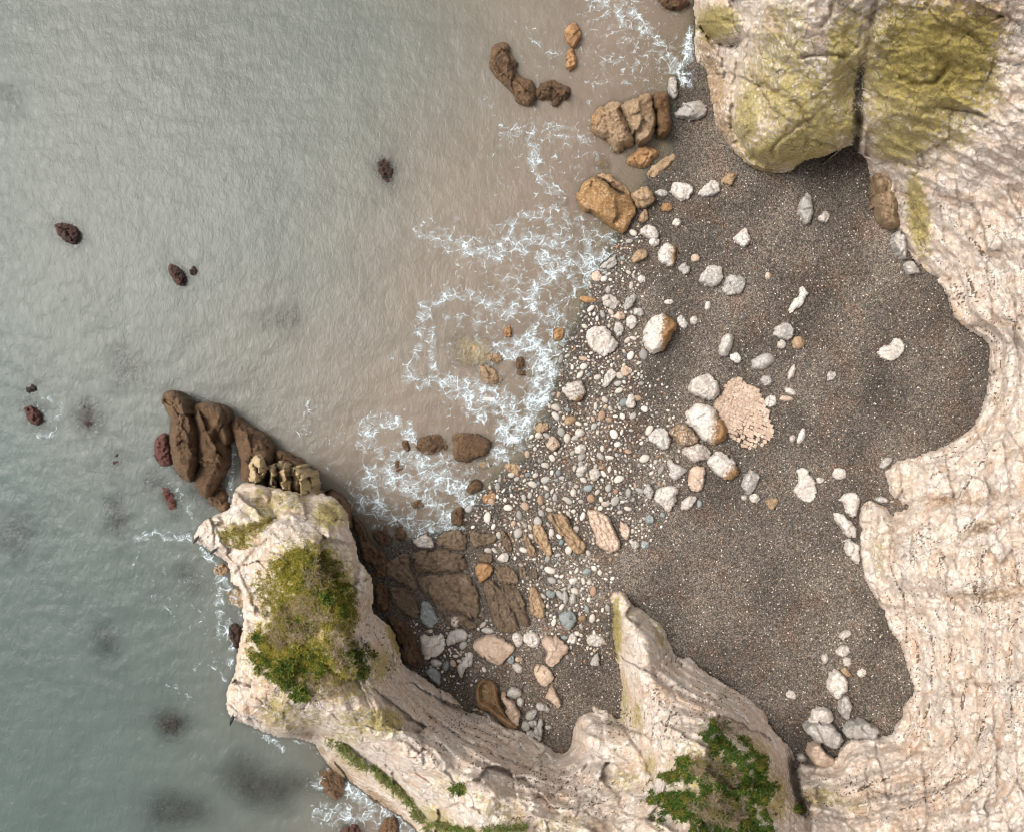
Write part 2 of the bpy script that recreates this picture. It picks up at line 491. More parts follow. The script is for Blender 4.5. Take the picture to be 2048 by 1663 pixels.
M['peb_pink'] = pebble_mat('pink pebble', (0.44, 0.33, 0.25), (0.30, 0.185, 0.12))
M['peb_blue'] = pebble_mat('blue pebble', (0.18, 0.205, 0.205), (0.26, 0.28, 0.275))

# turbid water: murk hides what lies deeper (attribute t), ripples on top
n = NT('turbid water')
murk = n.mix(n.attr('t'), (0, 0, 0), (0, 0, 0))
murk = n.attr('t')
ta = n.attr('op', 'Fac')
P2 = n.vec((1.0, 0.62, 1.0), (0, 0, math.radians(32)))
w1 = n.noise(1.9, 6, 0.68, 0.35, v=P2)
w2 = n.noise(6.5, 3, 0.6, 0.3, v=n.vec((1.0, 0.5, 1.0), (0, 0, math.radians(-24))))
w3 = n.noise(0.45, 3, 0.5, 0.6)
height = n.math('MULTIPLY_ADD', w2, 0.22, n.math('MULTIPLY_ADD', w3, 0.5, w1))
nb = n.bump(height, 0.44, 0.16)
body = n.t.nodes.new('ShaderNodeBsdfDiffuse'); n.put(body.inputs['Color'], murk); n.put(body.inputs['Normal'], nb)
clear = n.t.nodes.new('ShaderNodeBsdfTransparent'); clear.inputs['Color'].default_value = (0.84, 0.92, 0.89, 1)
mx = n.t.nodes.new('ShaderNodeMixShader'); n.put(mx.inputs[0], ta); n.put(mx.inputs[1], clear.outputs[0]); n.put(mx.inputs[2], body.outputs[0])
gl = n.t.nodes.new('ShaderNodeBsdfGlossy'); gl.inputs['Roughness'].default_value = 0.25; n.put(gl.inputs['Normal'], nb)
fr = n.t.nodes.new('ShaderNodeFresnel'); fr.inputs['IOR'].default_value = 1.33; n.put(fr.inputs['Normal'], nb)
mx2 = n.t.nodes.new('ShaderNodeMixShader'); n.put(mx2.inputs[0], n.math('MULTIPLY', fr.outputs[0], 1.1)); n.put(mx2.inputs[1], mx.outputs[0]); n.put(mx2.inputs[2], gl.outputs[0])
M['water'] = n.done(mx2.outputs[0])

# sea foam: white froth, thin where the attribute a is low
n = NT('sea foam')
fd = n.t.nodes.new('ShaderNodeBsdfDiffuse')
n.put(fd.inputs['Color'], n.mix(n.noise(2.0, 5), (0.52, 0.65, 0.71), (0.78, 0.82, 0.83)))
n.put(fd.inputs['Normal'], n.bump(n.noise(22, 4), 0.5, 0.03))
ft = n.t.nodes.new('ShaderNodeBsdfTransparent')
fm = n.t.nodes.new('ShaderNodeMixShader'); n.put(fm.inputs[0], n.attr('a', 'Fac')); n.put(fm.inputs[1], ft.outputs[0]); n.put(fm.inputs[2], fd.outputs[0])
M['foam'] = n.done(fm.outputs[0])

# leaves and stalks: tone from the attribute c
n = NT('leaves')
lf = n.t.nodes.new('ShaderNodeBsdfDiffuse'); n.put(lf.inputs['Color'], n.attr('c'))
lt = n.t.nodes.new('ShaderNodeBsdfTranslucent'); n.put(lt.inputs['Color'], n.attr('c'))
lm = n.t.nodes.new('ShaderNodeMixShader'); lm.inputs[0].default_value = 0.3
n.put(lm.inputs[1], lf.outputs[0]); n.put(lm.inputs[2], lt.outputs[0])
M['leaf'] = n.done(lm.outputs[0])
n = NT('dark feathers')
M['feather'] = n.done(n.pbsdf(n.mix(n.noise(30, 4), (0.018, 0.016, 0.015), (0.06, 0.052, 0.05)), 0.55, None, 0.4))
# ------------------------------------------------------------------ the shore: beach and sea bed as one sheet
SHORE = [(1400, -900), (1392, 60), (1380, 130), (1350, 170), (1343, 215), (1345, 300), (1300, 345), (1285, 400), (1262, 450), (1228, 492), (1196, 545), (1172, 620),
         (1140, 690), (1120, 740), (1108, 790), (1100, 835), (1070, 880), (1050, 925), (1000, 960), (955, 1000), (935, 1040), (870, 1075),
         (780, 1095), (715, 1090), (690, 1300), (800, 1500), (900, 1700), (1000, 2700), (3600, 2700), (3600, -900)]
def shore_d(px, py):
    return poly_sdf(px, py, SHORE) + 7 * fbm(px / 60.0, py / 60.0, 3, 5)
def beach_z(px, py, d=None):
    d = shore_d(px, py) if d is None else d
    zi = 0.02 + 0.0034 * np.clip(d, 0, 620) + 0.05 * sstep(0, 60, d)
    zo = -2.6 * (1 - np.exp(np.minimum(d, 0) / 330.0))
    return np.where(d > 0, zi, zo) + 0.05 * fbm(px / 45.0, py / 45.0, 3, 9) * sstep(-40, 60, d)
ax = np.concatenate([np.arange(-1600, -40, 60), np.arange(-40, 2100, 6), np.arange(2100, 3500, 60)]).astype(np.float32)
ay = np.concatenate([np.arange(-800, -40, 60), np.arange(-40, 1710, 6), np.arange(1710, 2600, 60)]).astype(np.float32)
GX, GY = np.meshgrid(ax, ay)
gd = shore_d(GX, GY)
gz = beach_z(GX, GY, gd)
gv = world_xyz(GX, GY, gz).reshape(-1, 3)
wet = (sstep(95, 5, gd) * 0.9).ravel()
bed = sstep(4, -30, gd + 8 * fbm(GX / 25.0, GY / 25.0, 3, 2)).ravel()
band = (1 + 0.16 * np.sin(gd / 34.0 + 3.0 * fbm(GX / 160.0, GY / 160.0, 3, 12)) * sstep(60, 160, gd) + 0.30 * fbm(GX / 130.0, GY / 130.0, 4, 14)).ravel()
ground = make_obj('beach', gv, grid_faces(np.ones(GX.shape, bool)), M['shingle'], attrs={'wet': wet, 'bed': bed, 'band': band})
tag(ground, 'dark grey brown shingle beach running down under the sea', 'beach', kind='structure')

# a coarse map of the highest thing under each spot, for the water's depth
BW, BH, BS = 560, 460, 4.0                       # cells of 4 picture units, from (-80, -80)
bx_, by_ = np.meshgrid(np.arange(BW) * BS - 80, np.arange(BH) * BS - 80)
BOT = beach_z(bx_.astype(np.float32), by_.astype(np.float32))
def note_bottom(px, py, z):
    i = np.clip(((np.ravel(px) + 80) / BS).round().astype(int), 0, BW - 1)
    j = np.clip(((np.ravel(py) + 80) / BS).round().astype(int), 0, BH - 1)
    np.maximum.at(BOT, (j, i), np.ravel(z))

# ------------------------------------------------------------------ the cliffs: outline (x, y, height or None = foot on the beach)
B = None
LAND = [
 # headland in the sea, from its north end clockwise along the cove
 (478, 968, 6.5), (500, 962, 6), (545, 975, 5.2), (600, 985, 5), (642, 985, 4.6), (668, 992, 5), (694, 1020, 6), (700, 1055, 7), (713, 1085, 7.6), (719, 1122, 8), (745, 1152, 8), (749, 1185, 7),
 (742, 1222, 5), (762, 1236, 3.5), (786, 1255, 2.4), (799, 1295, 1.6), (805, 1328, B), (843, 1349, B), (880, 1377, B), (899, 1384, B), (918, 1403, B), (935, 1426, B), (948, 1412, B), (971, 1419, B),
 (1005, 1449, B), (1040, 1459, B), (1080, 1481, B), (1108, 1497, B), (1131, 1504, B), (1143, 1482, B), (1147, 1445, B), (1180, 1399, B), (1212, 1418, B), (1240, 1441, B),
 # the spur
 (1240, 1405, B), (1246, 1370, B), (1232, 1310, B), (1224, 1260, B), (1226, 1212, B), (1222, 1195, B), (1238, 1181, B), (1254, 1192, B), (1262, 1205, B), (1300, 1226, B), (1327, 1248, B), (1340, 1285, B), (1352, 1312, B), (1388, 1316, B), (1400, 1335, B),
 (1450, 1366, B), (1500, 1394, B), (1530, 1424, B), (1541, 1452, B), (1570, 1481, B), (1592, 1508, B),
 # the big wall
 (1600, 1524, B), (1640, 1530, B), (1672, 1517, B), (1677, 1498, B), (1695, 1477, B), (1720, 1470, B), (1782, 1471, B), (1788, 1449, B), (1804, 1435, B), (1806, 1407, B), (1831, 1384, B), (1812, 1330, B), (1804, 1295, B), (1782, 1270, B),
 (1757, 1209, B), (1724, 1151, B), (1714, 1083, B), (1719, 1001, B), (1745, 1000, B), (1784, 1021, B), (1806, 1018, B), (1782, 990, B), (1772, 958, B), (1766, 944, B), (1790, 922, B), (1821, 912, B), (1885, 894, B),
 (1941, 858, B), (1962, 821, B), (1972, 785, B), (1979, 716, B), (1977, 684, B), (1911, 645, B), (1896, 604, B), (1883, 568, B), (1850, 546, B), (1834, 528, B), (1800, 500, B), (1789, 480, B), (1787, 455, B),
 # the mossy headland
 (1760, 440, B), (1748, 424, B), (1744, 375, B), (1735, 327, 2.2), (1713, 303, 4.2), (1704, 290, 5.5), (1657, 310, 6), (1602, 325, 4.2), (1581, 343, 1.6), (1541, 348, B), (1497, 334, B), (1462, 300, B), (1433, 259, B), (1422, 205, B), (1414, 176, B),
 (1395, 137, B), (1385, 116, B), (1391, 68, 0.4), (1387, 20, 0.5), (1380, -60, 0.5), (1370, -320, 1),
 (2400, -320, 22), (2400, 800, 12), (2400, 2000, 22), (1500, 2000, 24), (1000, 2000, 3), (905, 1780, 0.6), (850, 1680, 0.4),
 # seaward side of the headland
 (828, 1655, 0.3), (800, 1630, 0.3), (770, 1612, 0.4), (735, 1590, 0.4), (700, 1562, 0.5), (660, 1535, 0.6), (638, 1505, 1.2), (628, 1486, 4), (600, 1477, 10), (560, 1474, 11), (520, 1462, 12), (480, 1443, 12.5), (462, 1436, 12.5),
 (450, 1408, 12.6), (456, 1370, 12.6), (470, 1345, 12.6), (474, 1310, 12.5), (484, 1262, 12.4), (487, 1215, 11.8), (480, 1172, 9.4), (462, 1168, 8.6), (462, 1142, 9), (448, 1120, 9.6), (430, 1106, 10), (405, 1090, 10), (388, 1083, 10),
 (388, 1068, 10.2), (404, 1042, 10), (436, 1028, 10), (458, 1018, 9.4), (464, 990, 8.5)]
INNER = [
 # headland
 (520, 985, 8), (580, 1000, 8.4), (640, 1008, 7.6), (680, 1040, 8.2), (560, 1040, 11), (500, 1045, 10.6), (440, 1060, 10.6), (620, 1075, 12), (660, 1110, 12.4), (600, 1150, 13.2), (690, 1160, 12.2), (700, 1210, 12.2), (540, 1230, 13.2), (620, 1250, 13.6),
 (700, 1270, 12.2), (735, 1160, 9.6), (725, 1215, 8.2), (560, 1330, 13.8), (650, 1340, 13.8), (720, 1330, 12.6), (760, 1320, 9.5), (790, 1330, 6), (500, 1400, 13.2), (580, 1430, 13.4), (680, 1430, 14), (750, 1410, 13.4), (800, 1380, 8.4), (830, 1400, 7),
 (800, 1440, 12.4), (850, 1440, 8.6), (900, 1440, 5.4), (900, 1500, 10.4), (960, 1470, 5.6), (1000, 1510, 7), (960, 1560, 12), (1080, 1530, 6), (1060, 1590, 11.5), (1120, 1540, 5), (1150, 1600, 11), (850, 1520, 13.2), (760, 1490, 11.2), (700, 1500, 8.4), (660, 1498, 6.5),
 (690, 1530, 4), (740, 1555, 4), (800, 1595, 4.2), (770, 1530, 8), (840, 1580, 8.4), (900, 1640, 8), (950, 1640, 12.5), (870, 1670, 4), (1060, 1660, 14.5), (960, 1720, 10), (1100, 1800, 18),
 # between headland and spur
 (1180, 1425, 3.2), (1170, 1470, 5), (1215, 1465, 5.5), (1160, 1530, 6.6), (1220, 1540, 8.2), (1270, 1520, 7.4), (1250, 1600, 11.5), (1290, 1570, 9.8), (1200, 1660, 14.5),
 # spur
 (1242, 1196, 2.6), (1262, 1230, 4.6), (1290, 1270, 6.6), (1240, 1290, 4.0), (1320, 1300, 6.4), (1262, 1360, 6.8), (1290, 1330, 8.2), (1320, 1380, 9.6), (1370, 1360, 6.4), (1420, 1400, 7.5), (1260, 1420, 5.6), (1290, 1460, 8), (1350, 1440, 11.2), (1400, 1470, 12.4), (1470, 1430, 7.6),
 (1330, 1510, 11.4), (1390, 1540, 14.2), (1450, 1500, 12.4), (1500, 1480, 9.4), (1530, 1520, 9.6), (1500, 1570, 13), (1560, 1560, 9.2), (1450, 1600, 15.4), (1340, 1600, 14.4), (1540, 1640, 13), (1400, 1680, 18), (1586, 1570, 6.4), (1600, 1620, 8.4), (1640, 1570, 6),
 # wall, foot and face
 (1700, 1510, 5), (1740, 1500, 5), (1650, 1560, 5), (1700, 1580, 7.6), (1790, 1520, 6.5), (1830, 1470, 6), (1850, 1420, 6), (1840, 1350, 4.6), (1890, 1500, 9.6), (1800, 1600, 11), (1950, 1430, 11), (1980, 1560, 14), (1900, 1640, 14.5), (1700, 1660, 12), (2048, 1663, 19),
 (2048, 1450, 15.5), (1870, 1290, 6.4), (1930, 1330, 9.8), (2030, 1300, 14), (1830, 1230, 6), (1790, 1180, 5.6), (1740, 1100, 4.2), (1750, 1030, 4.2), (1800, 1070, 7), (1800, 1130, 7.4), (1870, 1100, 9.4), (1900, 1180, 10.2), (1970, 1150, 12.2), (2040, 1120, 14), (1830, 1030, 6.4), (1900, 1050, 9), (2000, 1040, 12),
 (1790, 955, 4), (1830, 940, 5.4), (1830, 985, 5.2), (1880, 930, 6), (1900, 985, 7), (1960, 900, 7), (1980, 980, 9.4), (2048, 960, 11), (2000, 850, 6.4), (2048, 860, 9), (2006, 780, 5.4), (2048, 780, 8), (2010, 720, 5), (2048, 690, 7.6), (1950, 640, 4.8), (2000, 640, 7), (1920, 590, 4.4), (1960, 560, 6.8),
 (2040, 590, 9.6), (1890, 530, 4.2), (1930, 480, 7.4), (2030, 480, 11), (1850, 500, 4), (1870, 430, 7), (1960, 380, 11), (2048, 380, 14), (2048, 250, 18), (1990, 300, 14.6),
 # mossy headland
 (1830, 420, 4.8), (1800, 400, 3.4), (1770, 380, 3), (1775, 420, 2.6), (1760, 330, 4.6), (1800, 345, 6.4), (1850, 350, 8.4), (1740, 305, 6.4), (1780, 300, 9), (1850, 290, 11), (1920, 300, 12), (1740, 240, 10.6), (1800, 220, 14), (1880, 200, 16), (1960, 200, 16.4), (1760, 150, 15), (1830, 120, 18),
 (1920, 100, 20), (2010, 90, 21), (1780, 30, 20), (1900, 0, 23), (2030, -20, 25), (1700, 280, 7.6), (1660, 290, 8.4), (1600, 305, 7.4), (1550, 320, 5.4), (1500, 300, 5), (1480, 260, 5.6), (1462, 250, 2.4), (1475, 200, 6), (1456, 190, 2.6), (1478, 140, 6.6), (1450, 130, 3.2), (1440, 95, 3.6), (1410, 90, 1.6), (1420, 140, 1.2),
 (1540, 250, 8.6), (1620, 240, 11), (1690, 220, 10.6), (1540, 180, 10), (1600, 150, 14), (1670, 140, 15), (1705, 170, 12), (1520, 100, 11), (1600, 70, 17), (1690, 60, 18), (1510, 20, 13), (1580, -20, 18), (1690, -20, 21), (1470, 30, 10), (1450, 60, 8), (1410, 50, 5.4), (1400, 10, 5), (1440, -40, 9), (1735, 20, 19), (1500, -200, 18), (1800, -200, 28), (2200, 0, 22), (2200, 600, 12), (2200, 1200, 16), (2200, 1700, 22)]
LAND_XY = [(p[0], p[1]) for p in LAND]
ctrl = np.array([(p[0], p[1], beach_z(np.float32(p[0]), np.float32(p[1])) - 0.15 if p[2] is None else p[2]) for p in LAND] + INNER, float)
# keep the faces a little back from the vertical
for i in range(len(LAND), len(ctrl)):
    x_, y_ = ctrl[i, :2]
    f_ = 0.70 if (x_ > 1690 and y_ > 350) else 0.86 if y_ < 400 else 0.88 if (x_ < 1210 and x_ > 780 and y_ > 1340) else 1.0
    ctrl[i, 2] = 1.6 + (ctrl[i, 2] - 1.6) * f_
# linear radial basis interpolation: passes through every height, with no overshoot to speak of
def rbf_fit(c):
    A = -np.hypot(c[:, None, 0] - c[None, :, 0], c[:, None, 1] - c[None, :, 1])
    n_ = len(c)
    P = np.concatenate([np.ones((n_, 1)), c[:, :2]], 1)
    S = np.block([[A, P], [P.T, np.zeros((3, 3))]])
    return np.linalg.solve(S + 1e-9 * np.eye(n_ + 3), np.concatenate([c[:, 2], np.zeros(3)]))
wts = rbf_fit(ctrl)
def rbf_eval(x, y):
    s = wts[-3] + wts[-2] * x + wts[-1] * y
    s = s.astype(np.float32)
    for (cx_, cy_, _), w in zip(ctrl, wts[:-3]):
        s -= np.float32(w) * np.hypot(x - np.float32(cx_), y - np.float32(cy_))
    return s
def blur(a, k):
    """small separable box blur, twice"""
    for _ in range(2):
        for ax_ in (0, 1):
            p = np.pad(a, [(k, k) if i == ax_ else (0, 0) for i in (0, 1)], 'edge')
            c = np.cumsum(p, ax_, dtype=np.float64)
            c = np.concatenate([np.zeros_like(np.take(c, [0], ax_)), c], ax_)
            n_ = a.shape[ax_]
            a = ((np.take(c, np.arange(2 * k + 1, 2 * k + 1 + n_), ax_) - np.take(c, np.arange(n_), ax_)) / (2 * k + 1)).astype(np.float32)
    return a
SP = 2.5
lx = np.concatenate([np.arange(376, 2062, SP), np.arange(2062, 2400, 12)]).astype(np.float32)
ly = np.concatenate([np.arange(-318, -14, 12), np.arange(-14, 1678, SP), np.arange(1678, 1990, 12)]).astype(np.float32)
LX, LY = np.meshgrid(lx, ly)
# coarse evaluation of the smooth form, then the detail on the full grid
cxs = np.arange(360, 2420, 10).astype(np.float32); cys = np.arange(-330, 2010, 10).astype(np.float32)
CXg, CYg = np.meshgrid(cxs, cys)
cz = blur(rbf_eval(CXg, CYg), 1)
def bilinear(gx0, gy0, step, arr, x, y):
    u, v = (x - gx0) / step, (y - gy0) / step
    i = np.clip(np.floor(u).astype(int), 0, arr.shape[1] - 2); j = np.clip(np.floor(v).astype(int), 0, arr.shape[0] - 2)
    fu, fv = u - i, v - j
    return ((arr[j, i] * (1 - fu) + arr[j, i + 1] * fu) * (1 - fv) + (arr[j + 1, i] * (1 - fu) + arr[j + 1, i + 1] * fu) * fv).astype(np.float32)
# sharp joints and steps: (polyline, half width, depth)
GROOVES = [
 ([(1768, -30), (1742, 30), (1738, 100), (1716, 170), (1720, 240), (1711, 310)], 7, 0.7), ([(1722, 230), (1714, 310)], 6, 1.4),
 ([(1388, 45), (1410, 72), (1435, 88), (1465, 92), (1482, 80)], 7, 1.6), ([(1482, 60), (1474, 130), (1468, 190), (1462, 240), (1474, 280), (1500, 312), (1545, 342)], 6, 1.0),
 ([(1440, 75), (1446, 120), (1452, 165)], 4, 0.8), ([(1494, 150), (1520, 170), (1560, 195), (1600, 215), (1622, 255)], 5, 0.55), ([(1500, 60), (1494, 120), (1506, 160)], 4, 0.4),
 ([(1600, 115), (1650, 110), (1700, 112)], 4, 0.6), ([(1640, 60), (1660, 30), (1668, 0)], 4, 0.5), ([(1540, 20), (1560, 70), (1590, 110)], 4, 0.4), ([(1545, 320), (1550, 290), (1600, 250)], 3, 0.35),
 ([(1830, 320), (1845, 335), (1850, 330), (1838, 305)], 3, 0.6), ([(1880, 215), (1940, 225), (1980, 235)], 4, 0.6), ([(1790, 150), (1830, 170), (1870, 165), (1900, 130)], 5, 0.6), ([(1760, 330), (1800, 322), (1850, 345)], 5, 0.8),
 ([(2060, 985), (1980, 992), (1900, 1000), (1830, 1008), (1795, 1015)], 12, 0.8), ([(2060, 1180), (1990, 1186), (1930, 1198), (1880, 1192), (1850, 1178)], 12, 0.7), ([(1950, 1060), (1990, 1052), (2030, 1030)], 7, 0.9),
 ([(1780, 1000), (1790, 1060), (1782, 1120), (1775, 1180)], 5, 0.5), ([(1760, 1030), (1755, 1100), (1765, 1170)], 4, 0.3),
 ([(2060, 1360), (1980, 1368), (1900, 1362)], 3, 0.5), ([(1830, 1384), (1870, 1385), (1930, 1390)], 3, 0.4), ([(1700, 1560), (1780, 1590), (1870, 1580), (1950, 1540), (2000, 1490)], 4, 0.5), ([(1610, 1600), (1700, 1625), (1780, 1610), (1860, 1590)], 5, 0.5),
 ([(1588, 1512), (1586, 1550), (1594, 1590), (1612, 1630), (1618, 1680)], 10, 1.7), ([(1242, 1440), (1258, 1470), (1282, 1500), (1300, 1540), (1312, 1580)], 4, 0.7), ([(1240, 1300), (1262, 1260), (1300, 1235)], 4, 0.4), ([(1248, 1280), (1270, 1262), (1282, 1240)], 4, 0.4),
 ([(1300, 1235), (1330, 1290), (1360, 1330)], 4, 0.5), ([(1310, 1340), (1360, 1400), (1430, 1440), (1500, 1490), (1560, 1540)], 4, 0.35), ([(1200, 1640), (1250, 1620), (1300, 1640), (1360, 1700)], 5, 0.5),
 ([(1330, 1560), (1370, 1535), (1420, 1540), (1480, 1590), (1560, 1620)], 5, 0.5), ([(700, 1050), (716, 1130), (708, 1180), (704, 1260), (730, 1290), (770, 1330), (800, 1390)], 5, 0.7), ([(780, 1245), (772, 1290), (790, 1330)], 4, 0.5),
 ([(500, 1000), (540, 1010), (555, 1035), (500, 1060), (470, 1050)], 7, 0.9), ([(440, 1045), (480, 1060), (520, 1070)], 5, 0.6), ([(545, 975), (540, 1000), (560, 1020), (610, 1030)], 4, 0.5), ([(470, 1150), (500, 1110), (540, 1080)], 6, 0.5),
 ([(560, 1470), (620, 1462), (680, 1478), (740, 1520), (800, 1570), (850, 1640)], 6, 0.6), ([(680, 1480), (760, 1540), (830, 1600), (870, 1660)], 5, 0.7), ([(960, 1520), (1020, 1550), (1080, 1575), (1130, 1600)], 4, 0.5), ([(850, 1430), (900, 1460), (960, 1500), (1040, 1530), (1120, 1550)], 3, 0.3),
 ([(1060, 1600), (1100, 1590), (1150, 1560), (1180, 1520)], 3, 0.4)]
def cliff_height(x, y):
    z = bilinear(360, -330, 10, cz, x, y)
    smooth_z = z.copy()
    wx = x + 14 * fbm(x / 55.0, y / 55.0, 3, 21); wy = y + 14 * fbm(x / 55.0, y / 55.0, 3, 33)
    z = z + 0.8 * fbm(wx / 85.0, wy / 85.0, 3, 41) + 0.28 * ridged((wx * 0.8 + wy * 0.6) / 52.0, (wy * 0.8 - wx * 0.6) / 34.0, 3, 51)
    # gullies and ribs down the faces, and the ledges that follow the beds of the rock
    around = np.arctan2(y - 830, x - 1250) * 9.0 + 0.9 * fbm(x / 120.0, y / 120.0, 3, 57)
    z = z + 0.55 * (np.abs(((around * 0.9) % 2) - 1) - 0.5) * sstep(2.5, 6.0, smooth_z) * sstep(380, 480, y)
    ph = smooth_z * 0.62 + 0.5 * fbm(x / 70.0, y / 70.0, 3, 61)
    fr_ = ph - np.floor(ph)
    wall = blobs(x, y, [(1950, 900, 220, 800), (950, 1520, 280, 130, 30), (1400, 1420, 170, 150, 40), (1800, 1560, 260, 140), (1150, 1580, 140, 100)])
    z = z + wall * 1.25 * (sstep(0.0, 0.75, fr_) - fr_)
    ph2 = smooth_z * 1.9 + 0.8 * fbm(x / 60.0, y / 60.0, 3, 65)
    fr2 = ph2 - np.floor(ph2)
    z = z + wall * 0.34 * (sstep(0.1, 0.8, fr2) - fr2) - 0.06 * wall * sstep(0.12, 0.0, np.abs(ph2 - np.round(ph2)))
    # broken faces with sharp joints, at three sizes
    wx2, wy2 = x + 5 * fbm(x / 22.0, y / 22.0, 2, 23), y + 5 * fbm(x / 22.0, y / 22.0, 2, 29)
    right = sstep(1640, 1760, x) * sstep(300, 420, y)                 # on the big wall the beds run up the picture, elsewhere aslant
    for size_, amp, jd, sd in ((64.0, 0.70, 0.10, 71), (27.0, 0.17, 0.05, 73)):
        fa_, ja_ = facets(wx2, wy2, size_, sd, 32, 1.8, 1.5)
        fb_, jb_ = facets(wx2, wy2, size_ * 0.62, sd + 20, 84, 3.0, 1.4)
        bulge = 1 - 0.55 * sstep(420, 330, y) * sstep(1380, 1480, x)      # the mossy bulges are rounder
        z = z + amp * bulge * (fa_ * (1 - right) + fb_ * right) - jd * (sstep(0.05, 0.0, ja_) * (1 - right) + sstep(0.05, 0.0, jb_) * right)
    f_, j_ = facets(x + 2 * perlin(x / 6, y / 6, 3), y + 2 * perlin(x / 6, y / 6, 4), 11.0, 75, 20, 1.5, 1.3)
    z = z + f_ * 0.06
    z = z + 0.03 * ridged(x / 9.0, y / 9.0, 2, 91)
    gx_, gy_ = x + 5 * fbm(x / 18.0, y / 18.0, 2, 15), y + 5 * fbm(x / 18.0, y / 18.0, 2, 17)
    for pts, w, dep in GROOVES:
        p = np.array(pts)
        lo, hi = p.min(0) - w * 4, p.max(0) + w * 4
        m = (x > lo[0]) & (x < hi[0]) & (y > lo[1]) & (y < hi[1])
        if m.any():
            d, t = seg_dist(gx_[m], gy_[m], pts)
            taper = sstep(0, 0.12, t) * sstep(1.0, 0.85, t) * 0.6 + 0.4
            z[m] -= dep * taper * np.exp(-(d / w) ** 2)
    return z, smooth_z
sd_ = poly_sdf(bx_.astype(np.float32), by_.astype(np.float32), LAND_XY)     # coarse test of what is land at all
LSD = poly_sdf(LX, LY, chaikin(LAND_XY, 1, 0.2))
LSD = LSD + 3.2 * fbm(LX / 14.0, LY / 14.0, 3, 101) + 2.0 * fbm(LX / 40.0, LY / 40.0, 2, 103)
LZ, LZS = cliff_height(LX, LY)
inner_edge = sstep(-1, 9, LSD)
# round the rim over: at an overhanging edge the top bends down, at the foot it meets the beach
rim = np.where(LZS > 3.5, -0.7 * (1 - sstep(0, 8, LSD)) ** 2, -0.25 * (1 - sstep(0, 8, LSD)))
LZ = LZ + rim
# the yellow-green columns at the north end
# colour masks: algae/moss; ochre stain with shaded undersides; painted shade in grooves
moss = blobs(LX, LY, [(1840, 140, 150, 170, 0, .95), (1930, 130, 90, 140, 0, .85), (1800, 290, 70, 40, 0, .9), (1900, 270, 70, 40, 0, .62), (1600, 200, 120, 120, 0, .72), (1560, 120, 90, 130, 0, .6), (1640, 250, 80, 60, 0, .8), (1690, 160, 50, 140, 0, .75), (1830, 250, 120, 60, 0, .75), (1900, 120, 120, 130, 0, .75), (620, 1150, 100, 90, 0, .85), (600, 1270, 110, 70, 0, .8), (680, 1200, 40, 100, 0, .9), (640, 1350, 100, 50, 0, .75), (480, 1065, 60, 30, 20, .6), (530, 1020, 60, 30, 0, .6), (730, 1440, 80, 40, 0, .6), (600, 1440, 90, 40, 0, .5), (1440, 1560, 130, 90, 30, .66), (1570, 180, 130, 150, 0, .62), (1700, 100, 60, 120, 0, .7), (1840, 180, 150, 150, 0, .72), (1435, 45, 52, 42, 0, .95), (1590, 295, 125, 48, -8, .95), (1495, 230, 34, 95, 5, .8), (1685, 95, 42, 90, 0, .8), (1570, 40, 70, 50, 0, .55), (1620, 150, 95, 70, 0, .52), (1700, 240, 40, 60, 0, .8), (1850, 150, 130, 130, 0, .85), (1790, 270, 80, 45, 0, .7),
  (1880, 260, 80, 40, 0, .5), (1836, 430, 26, 95, -8, .95), (1950, 90, 70, 90, 0, .8), (1810, 330, 40, 25, 0, .5), (1860, 330, 40, 30, 0, .4),
  (560, 1000, 100, 40, 0, .55), (660, 1030, 48, 36, 0, .8), (600, 975, 70, 25, 0, .6), (520, 990, 30, 24, 0, .6), (470, 1070, 50, 30, 0, .4), (740, 1150, 20, 40, 0, .5), (735, 1210, 16, 30, 0, .4), (600, 1200, 110, 130, 0, .62), (560, 1320, 110, 60, 0, .6), (560, 1420, 60, 50, 0, .62), (690, 1370, 80, 50, 0, .6),
  (770, 1440, 50, 35, 0, .85), (690, 1470, 60, 30, 0, .5), (760, 1330, 40, 50, 30, .65), (790, 1270, 16, 45, -20, .9), (700, 1520, 60, 18, 38, .6), (790, 1580, 80, 18, 38, .6), (900, 1570, 50, 40, 0, .4), (1000, 1620, 110, 40, 20, .42), (1120, 1650, 100, 40, 0, .42), (880, 1640, 60, 25, 40, .7), (920, 1665, 60, 14, 0, .95),
  (1232, 1260, 14, 85, 0, .95), (1268, 1225, 34, 30, 0, .4), (1320, 1270, 14, 40, -20, .6), (1245, 1400, 18, 70, 0, .6), (1275, 1430, 18, 40, 0, .6), (1250, 1560, 50, 30, 0, .5), (1300, 1530, 22, 30, 0, .6), (1420, 1540, 60, 50, 0, .6), (1520, 1510, 30, 60, -30, .7), (1540, 1600, 60, 60, 0, .65), (1480, 1600, 60, 40, 0, .6), (1380, 1600, 60, 60, 0, .5), (1640, 1590, 60, 26, 10, .6), (1700, 1610, 60, 20, 10, .45),
  (1760, 1110, 20, 60, -12, .45), (1800, 965, 30, 40, 0, .3)])
